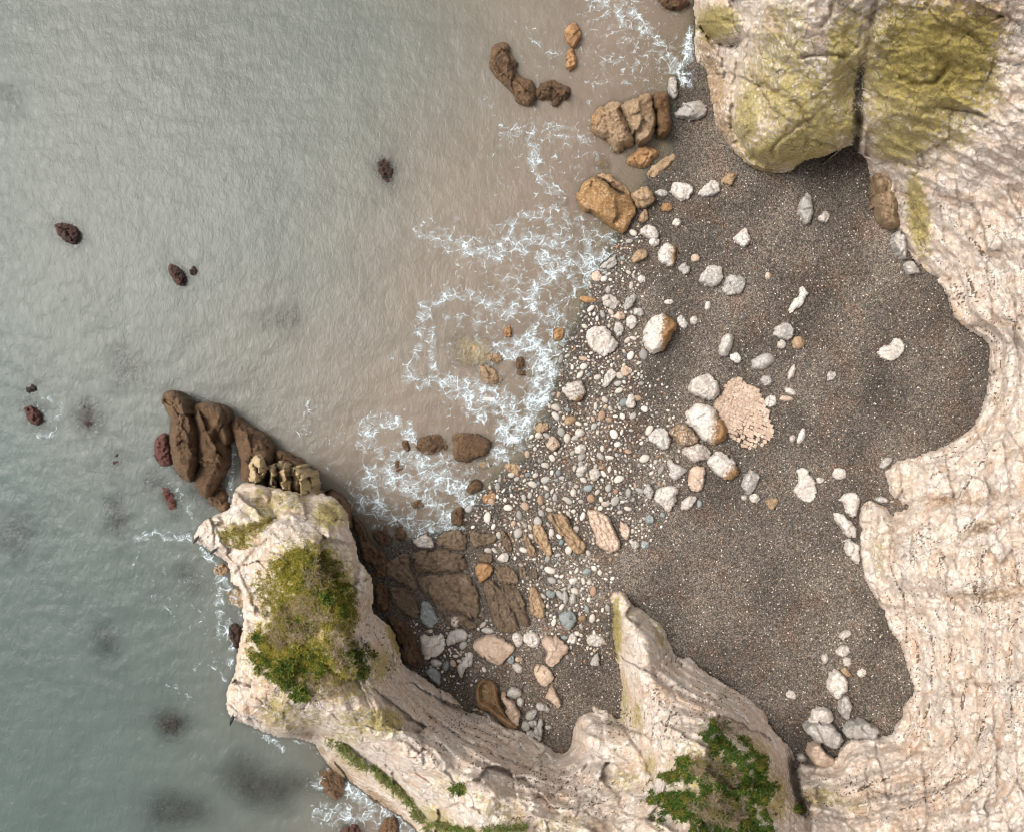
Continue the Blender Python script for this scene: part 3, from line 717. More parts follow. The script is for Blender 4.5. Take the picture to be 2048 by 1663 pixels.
ochre = blobs(LX, LY, [(1900, 100, 130, 150, 0, .85), (1790, 80, 60, 120, 0, .6), (1850, 260, 110, 40, 0, .5), (1425, 160, 36, 110, -14, .7), (1452, 250, 28, 60, -20, .66), (1520, 338, 60, 14, 10, .8), (1410, 90, 26, 50, 0, .7), (560, 985, 110, 40, 0, .4), (1850, 130, 130, 110, 0, .72), (1960, 40, 90, 60, 0, .8), (1440, 190, 30, 150, -12, .5), (1415, 120, 26, 60, 0, .6), (1500, 320, 60, 25, 20, .5), (1780, 390, 40, 60, 0, .45), (1620, 230, 70, 26, 30, .42), (1890, 270, 80, 40, 0, .4), (1830, 480, 36, 60, 0, .3),
  (1980, 1188, 90, 24, 0, .62), (2020, 1170, 60, 40, 0, .5), (1920, 1000, 130, 18, 0, .5), (1960, 1055, 60, 18, -20, .6), (1780, 1070, 46, 70, -10, .42), (1760, 1200, 30, 60, 30, .3), (1990, 800, 30, 26, 0, .5), (1930, 650, 50, 12, 25, .5), (2020, 560, 20, 16, 0, .5), (1900, 1000, 120, 10, 0, .5), (1870, 1050, 40, 20, 0, .35), (1560, 1570, 40, 80, -20, .6), (1600, 1610, 40, 40, 0, .6), (1700, 1630, 110, 20, 0, .4), (1950, 1300, 90, 60, 0, .25),  # includes brown on the wall's ledge undersides, their shade put into the colour
  (1180, 1415, 30, 22, 0, .45), (1300, 1240, 40, 20, 30, .4), (1226, 1240, 8, 60, 0, .6), (790, 1290, 18, 60, -18, .5), (750, 1120, 12, 60, 0, .3), (860, 1650, 40, 16, 30, .6), (680, 1545, 60, 20, 38, .75), (760, 1600, 70, 16, 38, .75), (640, 1500, 22, 22, 0, .6), (1060, 1570, 60, 14, 25, .3), (930, 1480, 60, 10, 35, .3), (600, 1180, 90, 110, 0, .34), (580, 1330, 100, 60, 0, .34), (1430, 1570, 90, 70, 0, .34), (730, 1345, 60, 30, 40, .3)])
dark = blobs(LX, LY, [(1716, 200, 14, 120, 5, .7), (1712, 290, 10, 30, 0, .9), (1460, 92, 30, 8, 0, .6), (1590, 1560, 12, 70, -12, .95), (1606, 1610, 22, 30, 0, .8), (1640, 335, 60, 8, -8, .5), (1880, 90, 80, 60, 0, .36), (740, 1560, 90, 10, 38, .3), (520, 1020, 40, 10, 0, .3)])  # mostly shade of grooves and overhang, painted into the colour
# flint: broken lines of dark nodules along the beds
ph = LZS * 0.72 + 0.35 * fbm(LX / 110.0, LY / 110.0, 2, 201) + 0.02 * LX / 60
dl = np.abs(ph - np.round(ph))
dash = fbm(LX / 4.2, LY / 4.2, 2, 211) + 0.7 * fbm(LX / 55.0, LY / 55.0, 2, 217)
flint = sstep(0.15, 0.03, dl) * sstep(0.12, 0.3, dash)
flint = np.maximum(flint, sstep(0.36, 0.5, fbm(LX / 5.0, LY / 5.0, 2, 231) + 0.35 * fbm(LX / 80.0, LY / 80.0, 2, 233)))
flint = flint * blobs(LX, LY, [(1930, 700, 170, 360), (1920, 1300, 220, 420), (950, 1500, 270, 120, 32), (1150, 1590, 120, 80), (1380, 1430, 160, 150, 40), (1750, 1600, 260, 80), (1250, 1450, 60, 60), (480, 1050, 90, 60, 0, .5), (760, 1300, 40, 120, -20)])
ph2 = LZS * 1.9 + 0.8 * fbm(LX / 60.0, LY / 60.0, 3, 65)
line = sstep(0.14, 0.02, np.abs(ph2 - np.round(ph2))) * np.clip(0.7 + 0.8 * fbm(LX / 40, LY / 40, 2, 221), 0, 1) * blobs(LX, LY, [(1930, 700, 200, 420), (1920, 1300, 260, 480), (950, 1500, 290, 130, 32), (1150, 1590, 140, 90), (1380, 1430, 170, 160, 40), (1750, 1600, 280, 90)])
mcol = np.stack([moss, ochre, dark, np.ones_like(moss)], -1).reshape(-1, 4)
keep = LSD > -0.6
snap = (LSD < 1.2) & keep
gyy, gxx = np.gradient(LSD)
SX = LX - np.where(snap, np.clip(LSD, -1.2, 1.2) * np.sign(gxx) * np.minimum(np.abs(gxx), 1) * 0.6, 0)
SY = LY - np.where(snap, np.clip(LSD, -1.2, 1.2) * np.sign(gyy) * np.minimum(np.abs(gyy), 1) * 0.6, 0)
CV = world_xyz(SX, SY, LZ).reshape(-1, 3)
Q = grid_faces(keep)
qc = (LX.ravel()[Q].mean(1), LY.ravel()[Q].mean(1))
edge_ = boundary_edges(Q)
note_bottom(LX[keep & (LX > -70)], LY[keep & (LX > -70)], LZ[keep & (LX > -70)])
REG_A = [(300, 880), (900, 880), (900, 1340), (1120, 1480), (1132, 1510), (1150, 1560), (1190, 1600), (1210, 2100), (300, 2100)]
REG_B = [(1132, 1510), (1120, 1400), (1190, 1380), (1190, 1150), (1420, 1150), (1594, 1500), (1586, 1550), (1596, 1600), (1618, 2100), (1210, 2100), (1190, 1600), (1150, 1560)]
REG_D = [(1300, -400), (2030, -400), (2015, 80), (1985, 200), (1955, 262), (1890, 300), (1850, 345), (1868, 420), (1858, 530), (1840, 560), (1700, 520), (1600, 420), (1350, 420)]
ra = poly_sdf(*qc, REG_A) > 0; rb = (poly_sdf(*qc, REG_B) > 0) & ~ra; rd = (poly_sdf(*qc, REG_D) > 0) & ~ra & ~rb
bkey = set((np.sort(edge_, 1)[:, 0].astype(np.int64) * 10_000_000 + np.sort(edge_, 1)[:, 1]).tolist())
def land_piece(name, mask, label):
    q = Q[mask]
    e = boundary_edges(q)
    k = np.sort(e, 1); k = k[:, 0].astype(np.int64) * 10_000_000 + k[:, 1]
    v, f, a = CV, q, {'m': mcol}
    outer = np.array([x in bkey for x in k.tolist()])
    far_ = (LX.ravel()[e].max(1) > 2360) | (LY.ravel()[e].min(1) < -300) | (LY.ravel()[e].max(1) > 1960)
    e = e[outer & ~far_]                                   # only the true rim gets a side; where two pieces meet they share the seam
    vs_, inv = np.unique(e, return_inverse=True); inv = inv.reshape(e.shape)
    low = CV[vs_].copy(); low[:, 2] = np.minimum(-3.0, low[:, 2] - 0.1)
    # which way the rim faces: rims turned to the cove are undercut by the waves, the others drop plumb
    pxv, pyv = SX.ravel()[vs_], SY.ravel()[vs_]
    gxn, gyn = gxx.ravel()[vs_], gyy.ravel()[vs_]
    facing = (gxn * (pxv - CX) + gyn * (pyv - CY)) > 0
    under = world_xyz(pxv, pyv, low[:, 2])
    low[:, :2] = np.where(facing[:, None], under[:, :2], low[:, :2])
    side = np.stack([e[:, 1], e[:, 0], len(CV) + inv[:, 0], len(CV) + inv[:, 1]], 1)
    v = np.concatenate([CV, low]); f = np.concatenate([q, side]); a = {'m': np.concatenate([mcol, mcol[vs_]]), 'flint': np.concatenate([flint.ravel(), flint.ravel()[vs_] * 0]), 'line': np.concatenate([line.ravel(), line.ravel()[vs_] * 0])}
    v, f, a = compact(v, f, a)
    o = make_obj(name, v, f, M['cliff'], attrs=a)
    tag(o, label, 'cliff', kind='structure')
    return o
land_piece('chalk_headland', ra, 'pale chalk headland with a green top jutting into the sea')
land_piece('chalk_spur', rb, 'pointed chalk spur with a green tuft of plants on its crest')
land_piece('chalk_cliff', ~(ra | rb | rd), 'tall pinkish chalk cliff wall curving round the shingle')
land_piece('mossy_cliff', rd, 'bulging cliff covered in yellow green algae above the shingle')
print('cliffs', round(time.time() - T0, 1))
# ------------------------------------------------------------------ rocks: each one an outline read off the place, with its own height and make
ZM = {'f': (0, 0, 1), 'a': (900, 0, 3.327), 'd': (1350, 0, 2.934), 'b': (1100, 400, 3.327), 'r': (1550, 400, 3.325), 's': (700, 560, 3.326), 'm': (1050, 800, 3.327), 'w': (1550, 860, 2.07),
      'p': (680, 980, 3.198), 'l': (0, 700, 2.771), 't': (0, 0, 2.2756), 'k': (300, 740, 5.12), 'c': (820, 1200, 4.876), 'g': (1060, 740, 6.397)}
def outline(key, s, irr=0.13):
    ox, oy, k = ZM[key]
    if s[0] == 'e':
        v = [float(x) for x in s[1:].split()]
        cx_, cy_, a_, b_ = v[:4]
        dg = v[4] if len(v) > 4 else 0
        return chaikin(ellipse(ox + cx_ / k, oy + cy_ / k, a_ / k, b_ / k, dg, n=11, irr=irr), 1)
    p = [tuple(float(c) for c in q.split(',')) for q in s.split()]
    return chaikin([(ox + x / k, oy + y / k) for x, y in p], 1, 0.2)
_seed = [100]
def rock(name, poly, mat, h, r0=None, label=None, cat='rock', group=None, parent=None, form='block', rust=None, moss=None, dark=None, dirn=60, wfrac=0.62, sp=None, sink=1.2, kind=None, rimh=None):
    _seed[0] += 1
    sd = _seed[0]
    r = np.random.default_rng(sd)
    poly = np.asarray(poly, float)
    lo, hi = poly.min(0), poly.max(0)
    size = max(hi - lo)
    r = np.random.default_rng(sd)
    if sp is None:
        sp = float(np.clip(size / 26.0, 1.0, 2.2))
    x, y = np.meshgrid(np.arange(lo[0] - 2 * sp, hi[0] + 2.5 * sp, sp, dtype=np.float32), np.arange(lo[1] - 2 * sp, hi[1] + 2.5 * sp, sp, dtype=np.float32))
    sdf = poly_sdf(x, y, poly)
    rough_edge = min(3.0, size * 0.05)
    sdf = sdf + rough_edge * fbm(x / (size * 0.18 + 3), y / (size * 0.18 + 3), 3, sd)
    if form not in ('round', 'flat', 'crumb') and mat != 'weed' and size > 14:       # broken corners
        fo_, _ = facets(x, y, max(size * 0.24, 5.0), sd + 31, r.uniform(0, 180), 1.5, 0.9)
        sdf = sdf + fo_ * min(size * 0.055, 6.0)
    rin = max(sdf.max(), 1.5)
    cx_, cy_ = poly.mean(0)
    R = size / 2
    qx, qy = (x - cx_) / R, (y - cy_) / R
    e = np.clip(sdf / (rin * wfrac), 0, 1)
    follow = None
    if isinstance(r0, str):
        follow = beach_z(x, y) + float(r0[6:]); r0 = float(follow.mean())
    if r0 is None:
        r0 = float(beach_z(np.float32(cx_), np.float32(cy_))) - 0.06
    if form == 'flat':
        prof = sstep(0, 6, sdf)
        z = prof * (h + 0.05 * fbm(x / 16, y / 16, 3, sd))
    elif form == 'slab':
        prof = 1 - (1 - np.clip(sdf / max(rin * 0.3, 2.0), 0, 1)) ** 2.4
        a_ = math.radians(dirn); u = x * math.cos(a_) + y * math.sin(a_); v = -x * math.sin(a_) + y * math.cos(a_)
        wv = v + 3 * fbm(x / 14, y / 14, 2, sd + 3)
        z = h * prof + 0.26 * ridged(u / 24, wv / 9.0, 4, sd + 5) * prof - 0.22 * prof * sstep(0.5, 0.1, worley(u / 13, wv / 8, sd)[0]) - 0.25 * prof * sstep(0.05, 0.0, np.abs(fbm(u / 60, wv / 40, 2, sd + 8)))
        f_, j_ = facets(x, y, 15.0, sd + 11, dirn, 2.6, 1.4)
        z = z + prof * (0.20 * f_ - 0.10 * sstep(0.06, 0, j_))
        z = z + h * 0.3 * prof * (qx * r.uniform(-1, 1) + qy * r.uniform(-1, 1))
    elif form == 'round':
        prof = np.sqrt(np.clip(1 - (1 - np.clip(sdf / rin, 0, 1)) ** 2, 0, 1))
        z = h * prof * (1 + 0.12 * fbm(qx * 2, qy * 2, 3, sd))
    elif form == 'pit':
        prof = 1 - (1 - e) ** 2.4
        f1, f2, cid = worley(x / 8.5 + 0.5 * fbm(x / 9, y / 9, 2, sd), y / 8.5, sd)
        z = h * prof * (1 + 0.3 * fbm(qx * 1.6, qy * 1.6, 3, sd)) - 0.26 * prof * sstep(0.55, 0.12, f1) + 0.08 * ridged(x / 6, y / 6, 3, sd)
        if dirn != 60:
            z = z * (1 - 0.35 * qx)
    elif form == 'rug':
        prof = 1 - (1 - e) ** 2.2
        z = h * prof * (1 + 0.38 * fbm(qx * 2.2, qy * 2.2, 4, sd)) + 0.26 * prof * ridged(x / 13, y / 13, 4, sd + 4, .6) + 0.05 * ridged(x / 4.5, y / 4.5, 2, sd + 6) - 0.35 * prof * sstep(.06, 0, np.subtract(*worley(x / 24, y / 24, sd)[1::-1]))
    elif form == 'crag':
        prof = 1 - (1 - np.clip(sdf / max(rin * 0.5, 3.0), 0, 1)) ** 1.3
        cs = float(np.clip(size * 0.20, 11, 34))
        f_, j_ = facets(x + 3 * fbm(x / 12, y / 12, 2, sd), y + 3 * fbm(x / 12, y / 12, 2, sd + 1), cs, sd, dirn, 2.0, 1.5)
        f2_, j2_ = facets(x, y, cs * 0.38, sd + 2, dirn + 20, 1.5, 1.3)
        z = h * prof * (0.84 + 0.52 * f_) - 0.5 * prof * sstep(0.07, 0.0, j_) * min(h, 1.0) + prof * 0.28 * min(h, 1.2) * f2_ - 0.08 * prof * sstep(0.06, 0, j2_)
        z = z + 0.09 * prof * ridged(x / 7, y / 7, 3, sd + 4, .6) + 0.05 * ridged(x / 3.6, y / 3.6, 2, sd + 6)
    elif form == 'crumb':
        prof = 1 - (1 - np.clip(sdf / max(rin * 0.25, 2), 0, 1)) ** 2
        u = (x * 0.94 + y * 0.34) / 7.5; v = (-x * 0.34 + y * 0.94) / 6.5
        f1, f2, cid = worley(u, v, sd, 0.55)
        z = h * prof * (0.55 + 0.75 * cid * sstep(-0.9, 0.6, -qy)) - 0.22 * sstep(0.16, 0.0, f2 - f1) * prof - 0.22 * h * prof * sstep(-0.2, 0.9, qy)
    else:
        prof = 1 - (1 - np.clip(e * 1.6, 0, 1)) ** 1.35
        z = prof.copy()
        for _ in range(6):
            th = r.uniform(0, 2 * np.pi)
            z = np.minimum(z, r.uniform(0.74, 1.05) - r.uniform(0.2, 1.1) * (qx * math.cos(th) + qy * math.sin(th) - 0.1))
        z = np.maximum(z, prof * 0.3) * h
        z = z + prof * h * 0.14 * ridged(qx * 2.6, qy * 2.6, 4, sd) + prof * 0.06 * ridged(x / 5.5, y / 5.5, 3, sd + 9)
        f_, j_ = facets(qx, qy, 0.75, sd, r.uniform(0, 180), 1.4, 1.3)
        z = z + prof * h * 0.36 * f_ - prof * 0.05 * sstep(0.06, 0, j_)
        f_, j_ = facets(qx, qy, 0.2, sd + 5, r.uniform(0, 180), 1.3, 1.2)
        z = z + prof * min(h, 1) * 0.09 * f_
        if form == 'bed':                                     # bedded: a few steps and clefts across
            a_ = math.radians(dirn); v = (-qx * math.sin(a_) + qy * math.cos(a_)) * 3.2 + 0.25 * fbm(qx * 3, qy * 3, 2, sd)
            z = z - prof * 0.16 * h * sstep(0.16, 0.0, np.abs(v - np.round(v)))
    if rimh is None: rimh = {'block': .42, 'bed': .42, 'pit': .3, 'crag': .4, 'slab': .3}.get(form, 0)
    z = z * (1 - rimh) + h * rimh                            # the sides stand up steeply from the ground
    z = (r0 if follow is None else follow) + z
    keep_ = sdf > -0.35 * sp
    gy2, gx2 = np.gradient(sdf)
    sn = keep_ & (sdf < 0.6 * sp)
    x2 = x - np.where(sn, sdf * np.clip(gx2 / sp, -1, 1), 0); y2 = y - np.where(sn, sdf * np.clip(gy2 / sp, -1, 1), 0)
    m_ = np.zeros((*x.shape, 4), np.float32); m_[..., 3] = 1
    for ch, spec in ((0, moss), (1, rust), (2, dark)):
        if spec is None:
            continue
        if isinstance(spec, (int, float)):
            m_[..., ch] = spec
        else:                                                  # side of the rock: (degrees, strength, offset)
            th, st, off = spec; t_ = math.radians(th)
            m_[..., ch] = np.clip(st * (0.5 + 1.3 * (qx * math.cos(t_) + qy * math.sin(t_) - off)), 0, 1)
    q = grid_faces(keep_)
    if len(q) < 4:
        return None
    v = world_xyz(x2, y2, z).reshape(-1, 3)
    a = {'m': m_.reshape(-1, 4)}
    v, q, a = compact(v, q, a)
    v, q, a = skirt(v, q, a, r0 - sink, 0.0 if form == 'slab' else 0.04)
    note_bottom(x[keep_], y[keep_], z[keep_])
    org = np.array([*world_xyz(cx_, cy_, r0)[:2], r0])
    o = make_obj(name, v, q, M[mat], parent=parent, attrs=a, origin=org)
    if parent is None:
        tag(o, label, cat, group, kind)
    return o

# --- beach boulders (key, make, height, form, label, outline, extras)
BOULDERS = [
 ('a', 'grey', .9, 'block', 'pale slab rock wedged between the pitted brown rocks and the mossy cliff foot', '1460,510 1510,520 1525,640 1480,670 1450,600', {}),
 ('a', 'grey', 1.1, 'block', 'long light grey boulder at the foot of the mossy cliff', '1495,740 1580,680 1660,670 1720,720 1700,770 1590,800 1510,770', {}),
 ('a', 'chalk', .9, 'block', 'smooth rounded white boulder below the orange rubble', '1480,1220 1540,1205 1610,1230 1625,1265 1580,1330 1530,1335 1480,1280', {}),
 ('a', 'grey', .8, 'bed', 'pointed grey wedge boulder beside the smooth white boulder', '1640,1290 1690,1240 1750,1190 1800,1230 1795,1280 1700,1310', {}),
 ('a', 'tan', .7, 'block', 'beige block nearest the overhang of the mossy cliff', '1810,1200 1850,1145 1920,1150 1900,1190 1870,1240 1820,1220', {}),
 ('a', 'orange', .45, 'block', 'small bright orange stone on the shingle', 'e1445 1380 42 28 5', {}),
 ('a', 'tan', .5, 'block', 'narrow brown stone touching the big ochre boulder', 'e1290 1440 30 45 15', {}),
 ('a', 'chalk', .9, 'block', 'large white boulder with a rounded tail just up from the ochre boulder', '1265,1520 1310,1490 1370,1505 1395,1560 1390,1590 1330,1595 1275,1560', {}),
 ('a', 'chalk', .6, 'block', 'white lump joined below the large white boulder near the ochre boulder', 'e1362 1612 36 30 0', {}),
 ('a', 'chalk', .5, 'block', 'small white stone pair nearest the small orange stone', 'e1510 1480 30 30 20', {}),
 ('a', 'tan', 1.6, 'bed', 'ridged brown block against the side of the ochre boulder', '1210,1290 1310,1225 1345,1260 1370,1330 1290,1390 1240,1370 1200,1320', {'dirn': 15}),
 ('a', 'grey', .45, 'block', 'flat grey chip between the ridged brown block and the smooth white boulder', 'e1410 1285 42 25 5', {}),
 ('a', 'tan', 2.4, 'block', 'big ochre boulder with a flat algae stained top at the water edge', '840,1280 880,1210 950,1165 1010,1190 1100,1260 1200,1320 1240,1390 1230,1440 1160,1540 1100,1510 960,1420 870,1360', {'moss': .2, 'rust': .58, 'dark': (-60, .42, .1), 'wfrac': .4}),
 ('a', 'tan', 1.5, 'bed', 'thin tan slab split off the back of the ochre boulder', '965,1155 1060,1160 1150,1215 1200,1275 1198,1312 1100,1248 1012,1182', {'rust': .4}),
 ('b', 'chalk', 1.0, 'block', 'white boulder with an orange stained flank', '720,350 760,280 815,290 845,330 835,400 825,440 780,440 720,400', {'rust': (0, .9, .25)}),
 ('b', 'tan', .8, 'block', 'angular tan block seaward of the orange flanked white boulder', '545,380 580,335 640,325 655,375 610,400 560,420', {}),
 ('b', 'grey', .7, 'block', 'grey beige stone just below the orange flanked white boulder', '850,450 890,410 940,450 925,490 890,495', {}),
 ('b', 'pink', .45, 'block', 'small peach coloured stone above the pair of squarish blocks', 'e968 385 30 28', {}),
 ('b', 'grey', .9, 'bed', 'squarish grey white block, the upper of a pair side by side', '990,540 1040,440 1110,435 1155,450 1145,540 1100,585 1010,560', {'rust': (90, .5, .6)}),
 ('b', 'grey', .9, 'bed', 'squarish beige white block, the lower of a pair side by side', '1190,490 1250,500 1310,530 1285,610 1200,640 1145,615', {'dirn': -30}),
 ('b', 'chalk', .8, 'bed', 'lone stepped white stone on open shingle up from the squarish pair', '1215,255 1260,205 1310,175 1335,250 1330,290 1290,315 1250,285', {}),
 ('b', 'grey', .9, 'block', 'ragged pale boulder in the shade below the mossy overhang', '1655,40 1680,-30 1720,-45 1755,30 1750,110 1720,150 1680,130', {}),
 ('b', 'chalk', .6, 'block', 'flat white stone next to the ragged boulder below the overhang', '1780,115 1835,65 1870,100 1845,150 1800,140', {}),
 ('b', 'chalk', .6, 'bed', 'long slanting white stone alone on the shingle', '1580,740 1620,670 1670,620 1660,585 1690,575 1715,620 1690,680 1640,730 1600,765', {'dirn': -55}),
 ('b', 'chalk', 1.2, 'bed', 'broad striped white boulder in the cobbles by the surf', '245,880 290,845 360,840 410,890 455,970 420,1020 350,1050 290,1000 250,940', {'dirn': 25}),
 ('b', 'chalk', .8, 'block', 'white boulder half in the foam above the striped boulder', '340,660 380,615 440,640 475,690 430,730 370,710', {}),
 ('b', 'grey', .7, 'block', 'leaning oblong grey boulder beside the half foamed white one', '485,710 500,660 560,620 580,640 560,700 510,735', {}),
 ('b', 'chalk', 1.9, 'block', 'big white boulder with a dark ochre crusted side standing alone', '680,765 750,760 840,800 840,850 800,930 760,1000 680,1030 635,980 630,890 660,810', {'rust': (5, 1.1, .12)}),
 ('b', 'chalk', .6, 'block', 'round white stone left of the crusted ochre boulder', 'e545 810 38 45', {}),
 ('b', 'grey', .6, 'block', 'rounded grey stone between the oblong boulder and the crusted boulder', 'e590 745 38 30 10', {}),
 ('b', 'pink', .5, 'block', 'pinkish stone with a dimple above the striped boulder', 'e465 770 36 30', {}),
 ('b', 'grey', .5, 'bed', 'crumbly grey stone touching the top corner of the striped boulder', 'e460 860 34 50', {}),
 ('b', 'grey', .9, 'round', 'oblong grey white boulder standing upright in mid beach', '1120,1000 1150,910 1185,880 1225,900 1215,970 1175,1045 1130,1030', {}),
 ('b', 'chalk', .5, 'block', 'little white stone under the upright oblong boulder', 'e1240 1050 38 32 20', {}),
 ('b', 'grey', .9, 'round', 'grey egg shaped boulder lying aslant in mid beach', 'e1415 1075 88 52 -25', {}),
 ('b', 'grey', .9, 'block', 'angular grey boulder, the largest of a trio in mid beach', '1485,885 1520,830 1590,810 1630,860 1625,910 1570,935 1520,910', {}),
 ('b', 'tan', .7, 'round', 'beige rounded stone of the trio in mid beach', 'e1655 950 45 48', {}),
 ('b', 'chalk', .5, 'block', 'white chip of the trio in mid beach', 'e1545 960 30 30', {}),
 ('b', 'chalk', .5, 'round', 'slender white stone below the trio', 'e1610 1145 24 56 22', {}),
 ('b', 'grey', .6, 'block', 'roundish grey stone right above the crumbling pink slab', 'e1445 1200 37 37', {}),
 ('b', 'chalk', .4, 'round', 'pale lens shaped stone above a pinkish one beside the crumbling slab', 'e1600 1275 42 24 25', {}),
 ('b', 'pink', .4, 'round', 'pinkish lens shaped stone beside the crumbling slab', 'e1575 1320 48 22 5', {}),
 ('b', 'chalk', .6, 'block', 'white triangular stone at the edge of the crumbling slab', 'e1470 1340 42 40', {}),
 ('b', 'grey', .4, 'block', 'small grey wedge alone on the shingle right of the pinkish lens', 'e1875 1170 30 33 30', {}),
 ('b', 'chalk', 1.5, 'block', 'biggest rounded grey white boulder touching the crumbling slab', '925,1270 940,1200 1000,1165 1070,1165 1120,1220 1130,1280 1080,1335 990,1310', {}),
 ('b', 'pink', .75, 'crumb', 'crumbling pink chalk slab broken into small cubes', '1085,1350 1160,1270 1190,1195 1260,1180 1320,1230 1390,1260 1430,1340 1470,1450 1490,1600 1400,1640 1300,1680 1200,1600 1130,1480', {'rust': .2, 'sp': 1.5}),
 ('b', 'chalk', 1.7, 'block', 'largest ochre crusted block of the cluster beside the crumbling slab', '905,1460 930,1390 1000,1340 1080,1370 1150,1470 1190,1560 1160,1600 1080,1630 990,1560', {'rust': (10, .85, .18)}),
 ('b', 'chalk', 1.5, 'block', 'upper square ochre crusted block of the cluster', '790,1530 880,1475 940,1510 995,1600 930,1640 870,1640', {'rust': .62}),
 ('m', 'chalk', 1.3, 'bed', 'middle cracked block of the ochre crusted cluster', '1040,320 1170,280 1250,340 1225,390 1160,410 1090,400', {'rust': .4}),
 ('m', 'chalk', 1.3, 'bed', 'lowest ochre crusted block of the cluster', '1200,400 1300,325 1360,370 1430,460 1420,500 1350,535 1290,510', {'rust': (45, .8, .2), 'dirn': 40}),
 ('b', 'grey', 1.0, 'block', 'blue white boulder on the seaward side of the ochre crusted cluster', '640,1580 720,1500 780,1530 820,1590 790,1650 750,1660', {}),
 ('b', 'chalk', 1.1, 'bed', 'white block with a brown seam and tan flank in the surf edge', '80,1260 120,1220 200,1200 235,1250 240,1310 180,1345 120,1320', {'rust': (60, .7, .4), 'dirn': -20}),
 ('b', 'chalk', .6, 'block', 'flat pale slab below the striped boulder', '340,1235 380,1140 405,1110 450,1150 410,1220 370,1250', {}),
 ('b', 'chalk', .8, 'block', 'bright white pear shaped stone alone seaward of the cluster', '495,1350 540,1280 570,1310 570,1380 530,1390', {}),
 ('b', 'pink', .5, 'block', 'pink angular stone right of the flat pale slab', 'e505 1135 36 35', {}),
 ('b', 'orange', .7, 'bed', 'orange brown stone standing in the foam by the blue white wash', 'e60 890 38 46 30', {}),
 ('b', 'tan', .5, 'round', 'tan lozenge stone half in the wash above the pebble bank', 'e135 1465 46 33 -25', {}),
 ('b', 'chalk', .4, 'round', 'slim white stone below the triangular stone', 'e1675 1570 24 60 22', {}),
 ('b', 'chalk', .35, 'block', 'short white stone next to the slim white stone', 'e1615 1585 20 28 10', {}),
 ('b', 'grey', .5, 'bed', 'flat grey slab awash in the foam below the ochre boulder', '310,455 380,400 440,350 450,420 420,460', {}),
 ('b', 'pink', .4, 'block', 'pinkish rock awash left of the leaning oblong boulder', 'e310 510 36 38', {}),
 ('b', 'orange', .4, 'bed', 'ribbed orange rock awash in the foam', 'e245 660 58 24 8', {}),
 ('b', 'chalk', .3, 'block', 'white spiky stone on the shingle near the leaning oblong boulder', 'e610 525 28 28', {}),
 ('b', 'chalk', .3, 'block', 'white curled chip above the crusted ochre boulder', 'e790 680 32 18', {}),
 ('b', 'chalk', .4, 'round', 'white egg stone right of the crusted ochre boulder', 'e960 800 28 33', {}),
 ('b', 'grey', .4, 'bed', 'slanting grey stone touching the crusted ochre boulder', 'e880 810 30 48 -25', {}),
 ('b', 'chalk', .35, 'round', 'small upright white stone below the squarish pair', 'e1050 705 22 35 10', {}),
 ('b', 'pink', .3, 'round', 'small buff stone alone right of the squarish pair', 'e1450 505 22 28 20', {}),
 ('m', 'grey', .9, 'block', 'grey triangular boulder below the ochre crusted cluster', '945,380 1010,420 1095,465 1050,500 1000,535 970,510', {}),
 ('m', 'pink', .9, 'bed', 'smooth barrel shaped boulder with a groove below the cluster', '1090,570 1100,460 1150,430 1205,450 1195,570 1160,610 1110,600', {'dirn': 90}),
 ('m', 'grey', .7, 'block', 'grey pointed stone left of the shell shaped boulder', '785,600 825,545 860,600 840,665 800,640', {}),
 ('m', 'chalk', 1.0, 'bed', 'shell shaped white boulder with a hollow flank', '855,650 890,580 970,560 1020,580 1005,680 965,745 920,720', {'rust': (50, .5, .5), 'dirn': 120}),
 ('m', 'chalk', .6, 'block', 'white broken stone right of the shell shaped boulder', '1040,690 1080,635 1150,640 1130,690 1080,735 1040,730', {}),
 ('m', 'blue', .4, 'round', 'bluish stone behind the white broken stone', 'e1162 690 20 30', {}),
 ('m', 'grey', .9, 'block', 'tapering grey white boulder right of the ochre crusted cluster', '1450,560 1470,490 1510,455 1565,500 1545,570 1490,630 1455,610', {}),
 ('m', 'chalk', .5, 'block', 'white cube below the tapering boulder', 'e1530 650 33 32 20', {}),
 ('m', 'grey', .35, 'round', 'little round stone left of the white cube', 'e1460 650 22 20', {}),
 ('m', 'tan', .5, 'block', 'beige triangular stone alone right of the white cube', '1600,660 1690,650 1680,700 1640,735 1610,700', {}),
 ('m', 'chalk', .6, 'block', 'large flat white slab with a narrow neck in mid beach', '1800,460 1850,440 1900,480 1920,530 1950,600 1930,660 1890,680 1820,650 1785,600 1830,540', {'wfrac': .35}),
 ('m', 'chalk', .3, 'block', 'white chip next to the large flat white slab', 'e1965 530 25 22', {}),
 ('m', 'blue', .6, 'block', 'blue grey stone below the grey pointed stone', 'e830 795 32 36', {}),
 ('m', 'pink', .6, 'bed', 'buff oblong stone right of the largest fluted slab', 'e665 865 34 62 -15', {}),
 ('m', 'blue', .4, 'block', 'small slate blue stone at the edge of the pebble bank', 'e800 960 28 26', {}),
 ('m', 'grey', .4, 'block', 'grey flat stone beside the small slate blue stone', 'e735 962 30 26', {}),
 ('m', 'chalk', .7, 'block', 'rough white boulder in the middle of the pebble bank', 'e465 490 38 48 10', {}),
 ('m', 'chalk', .5, 'round', 'smooth white lozenge stone in the pebble bank', 'e380 460 40 25 -32', {}),
 ('m', 'chalk', .6, 'block', 'whitish boulder upper in the pebble bank', 'e370 325 40 32 -20', {}),
 ('m', 'pink', .9, 'block', 'pink white boulder at the wash edge of the pebble bank', '140,290 170,235 215,250 240,300 200,340 150,325', {}),
 ('m', 'chalk', .5, 'round', 'double white stone beside the wash above the pebble bank', 'e365 215 36 30', {}),
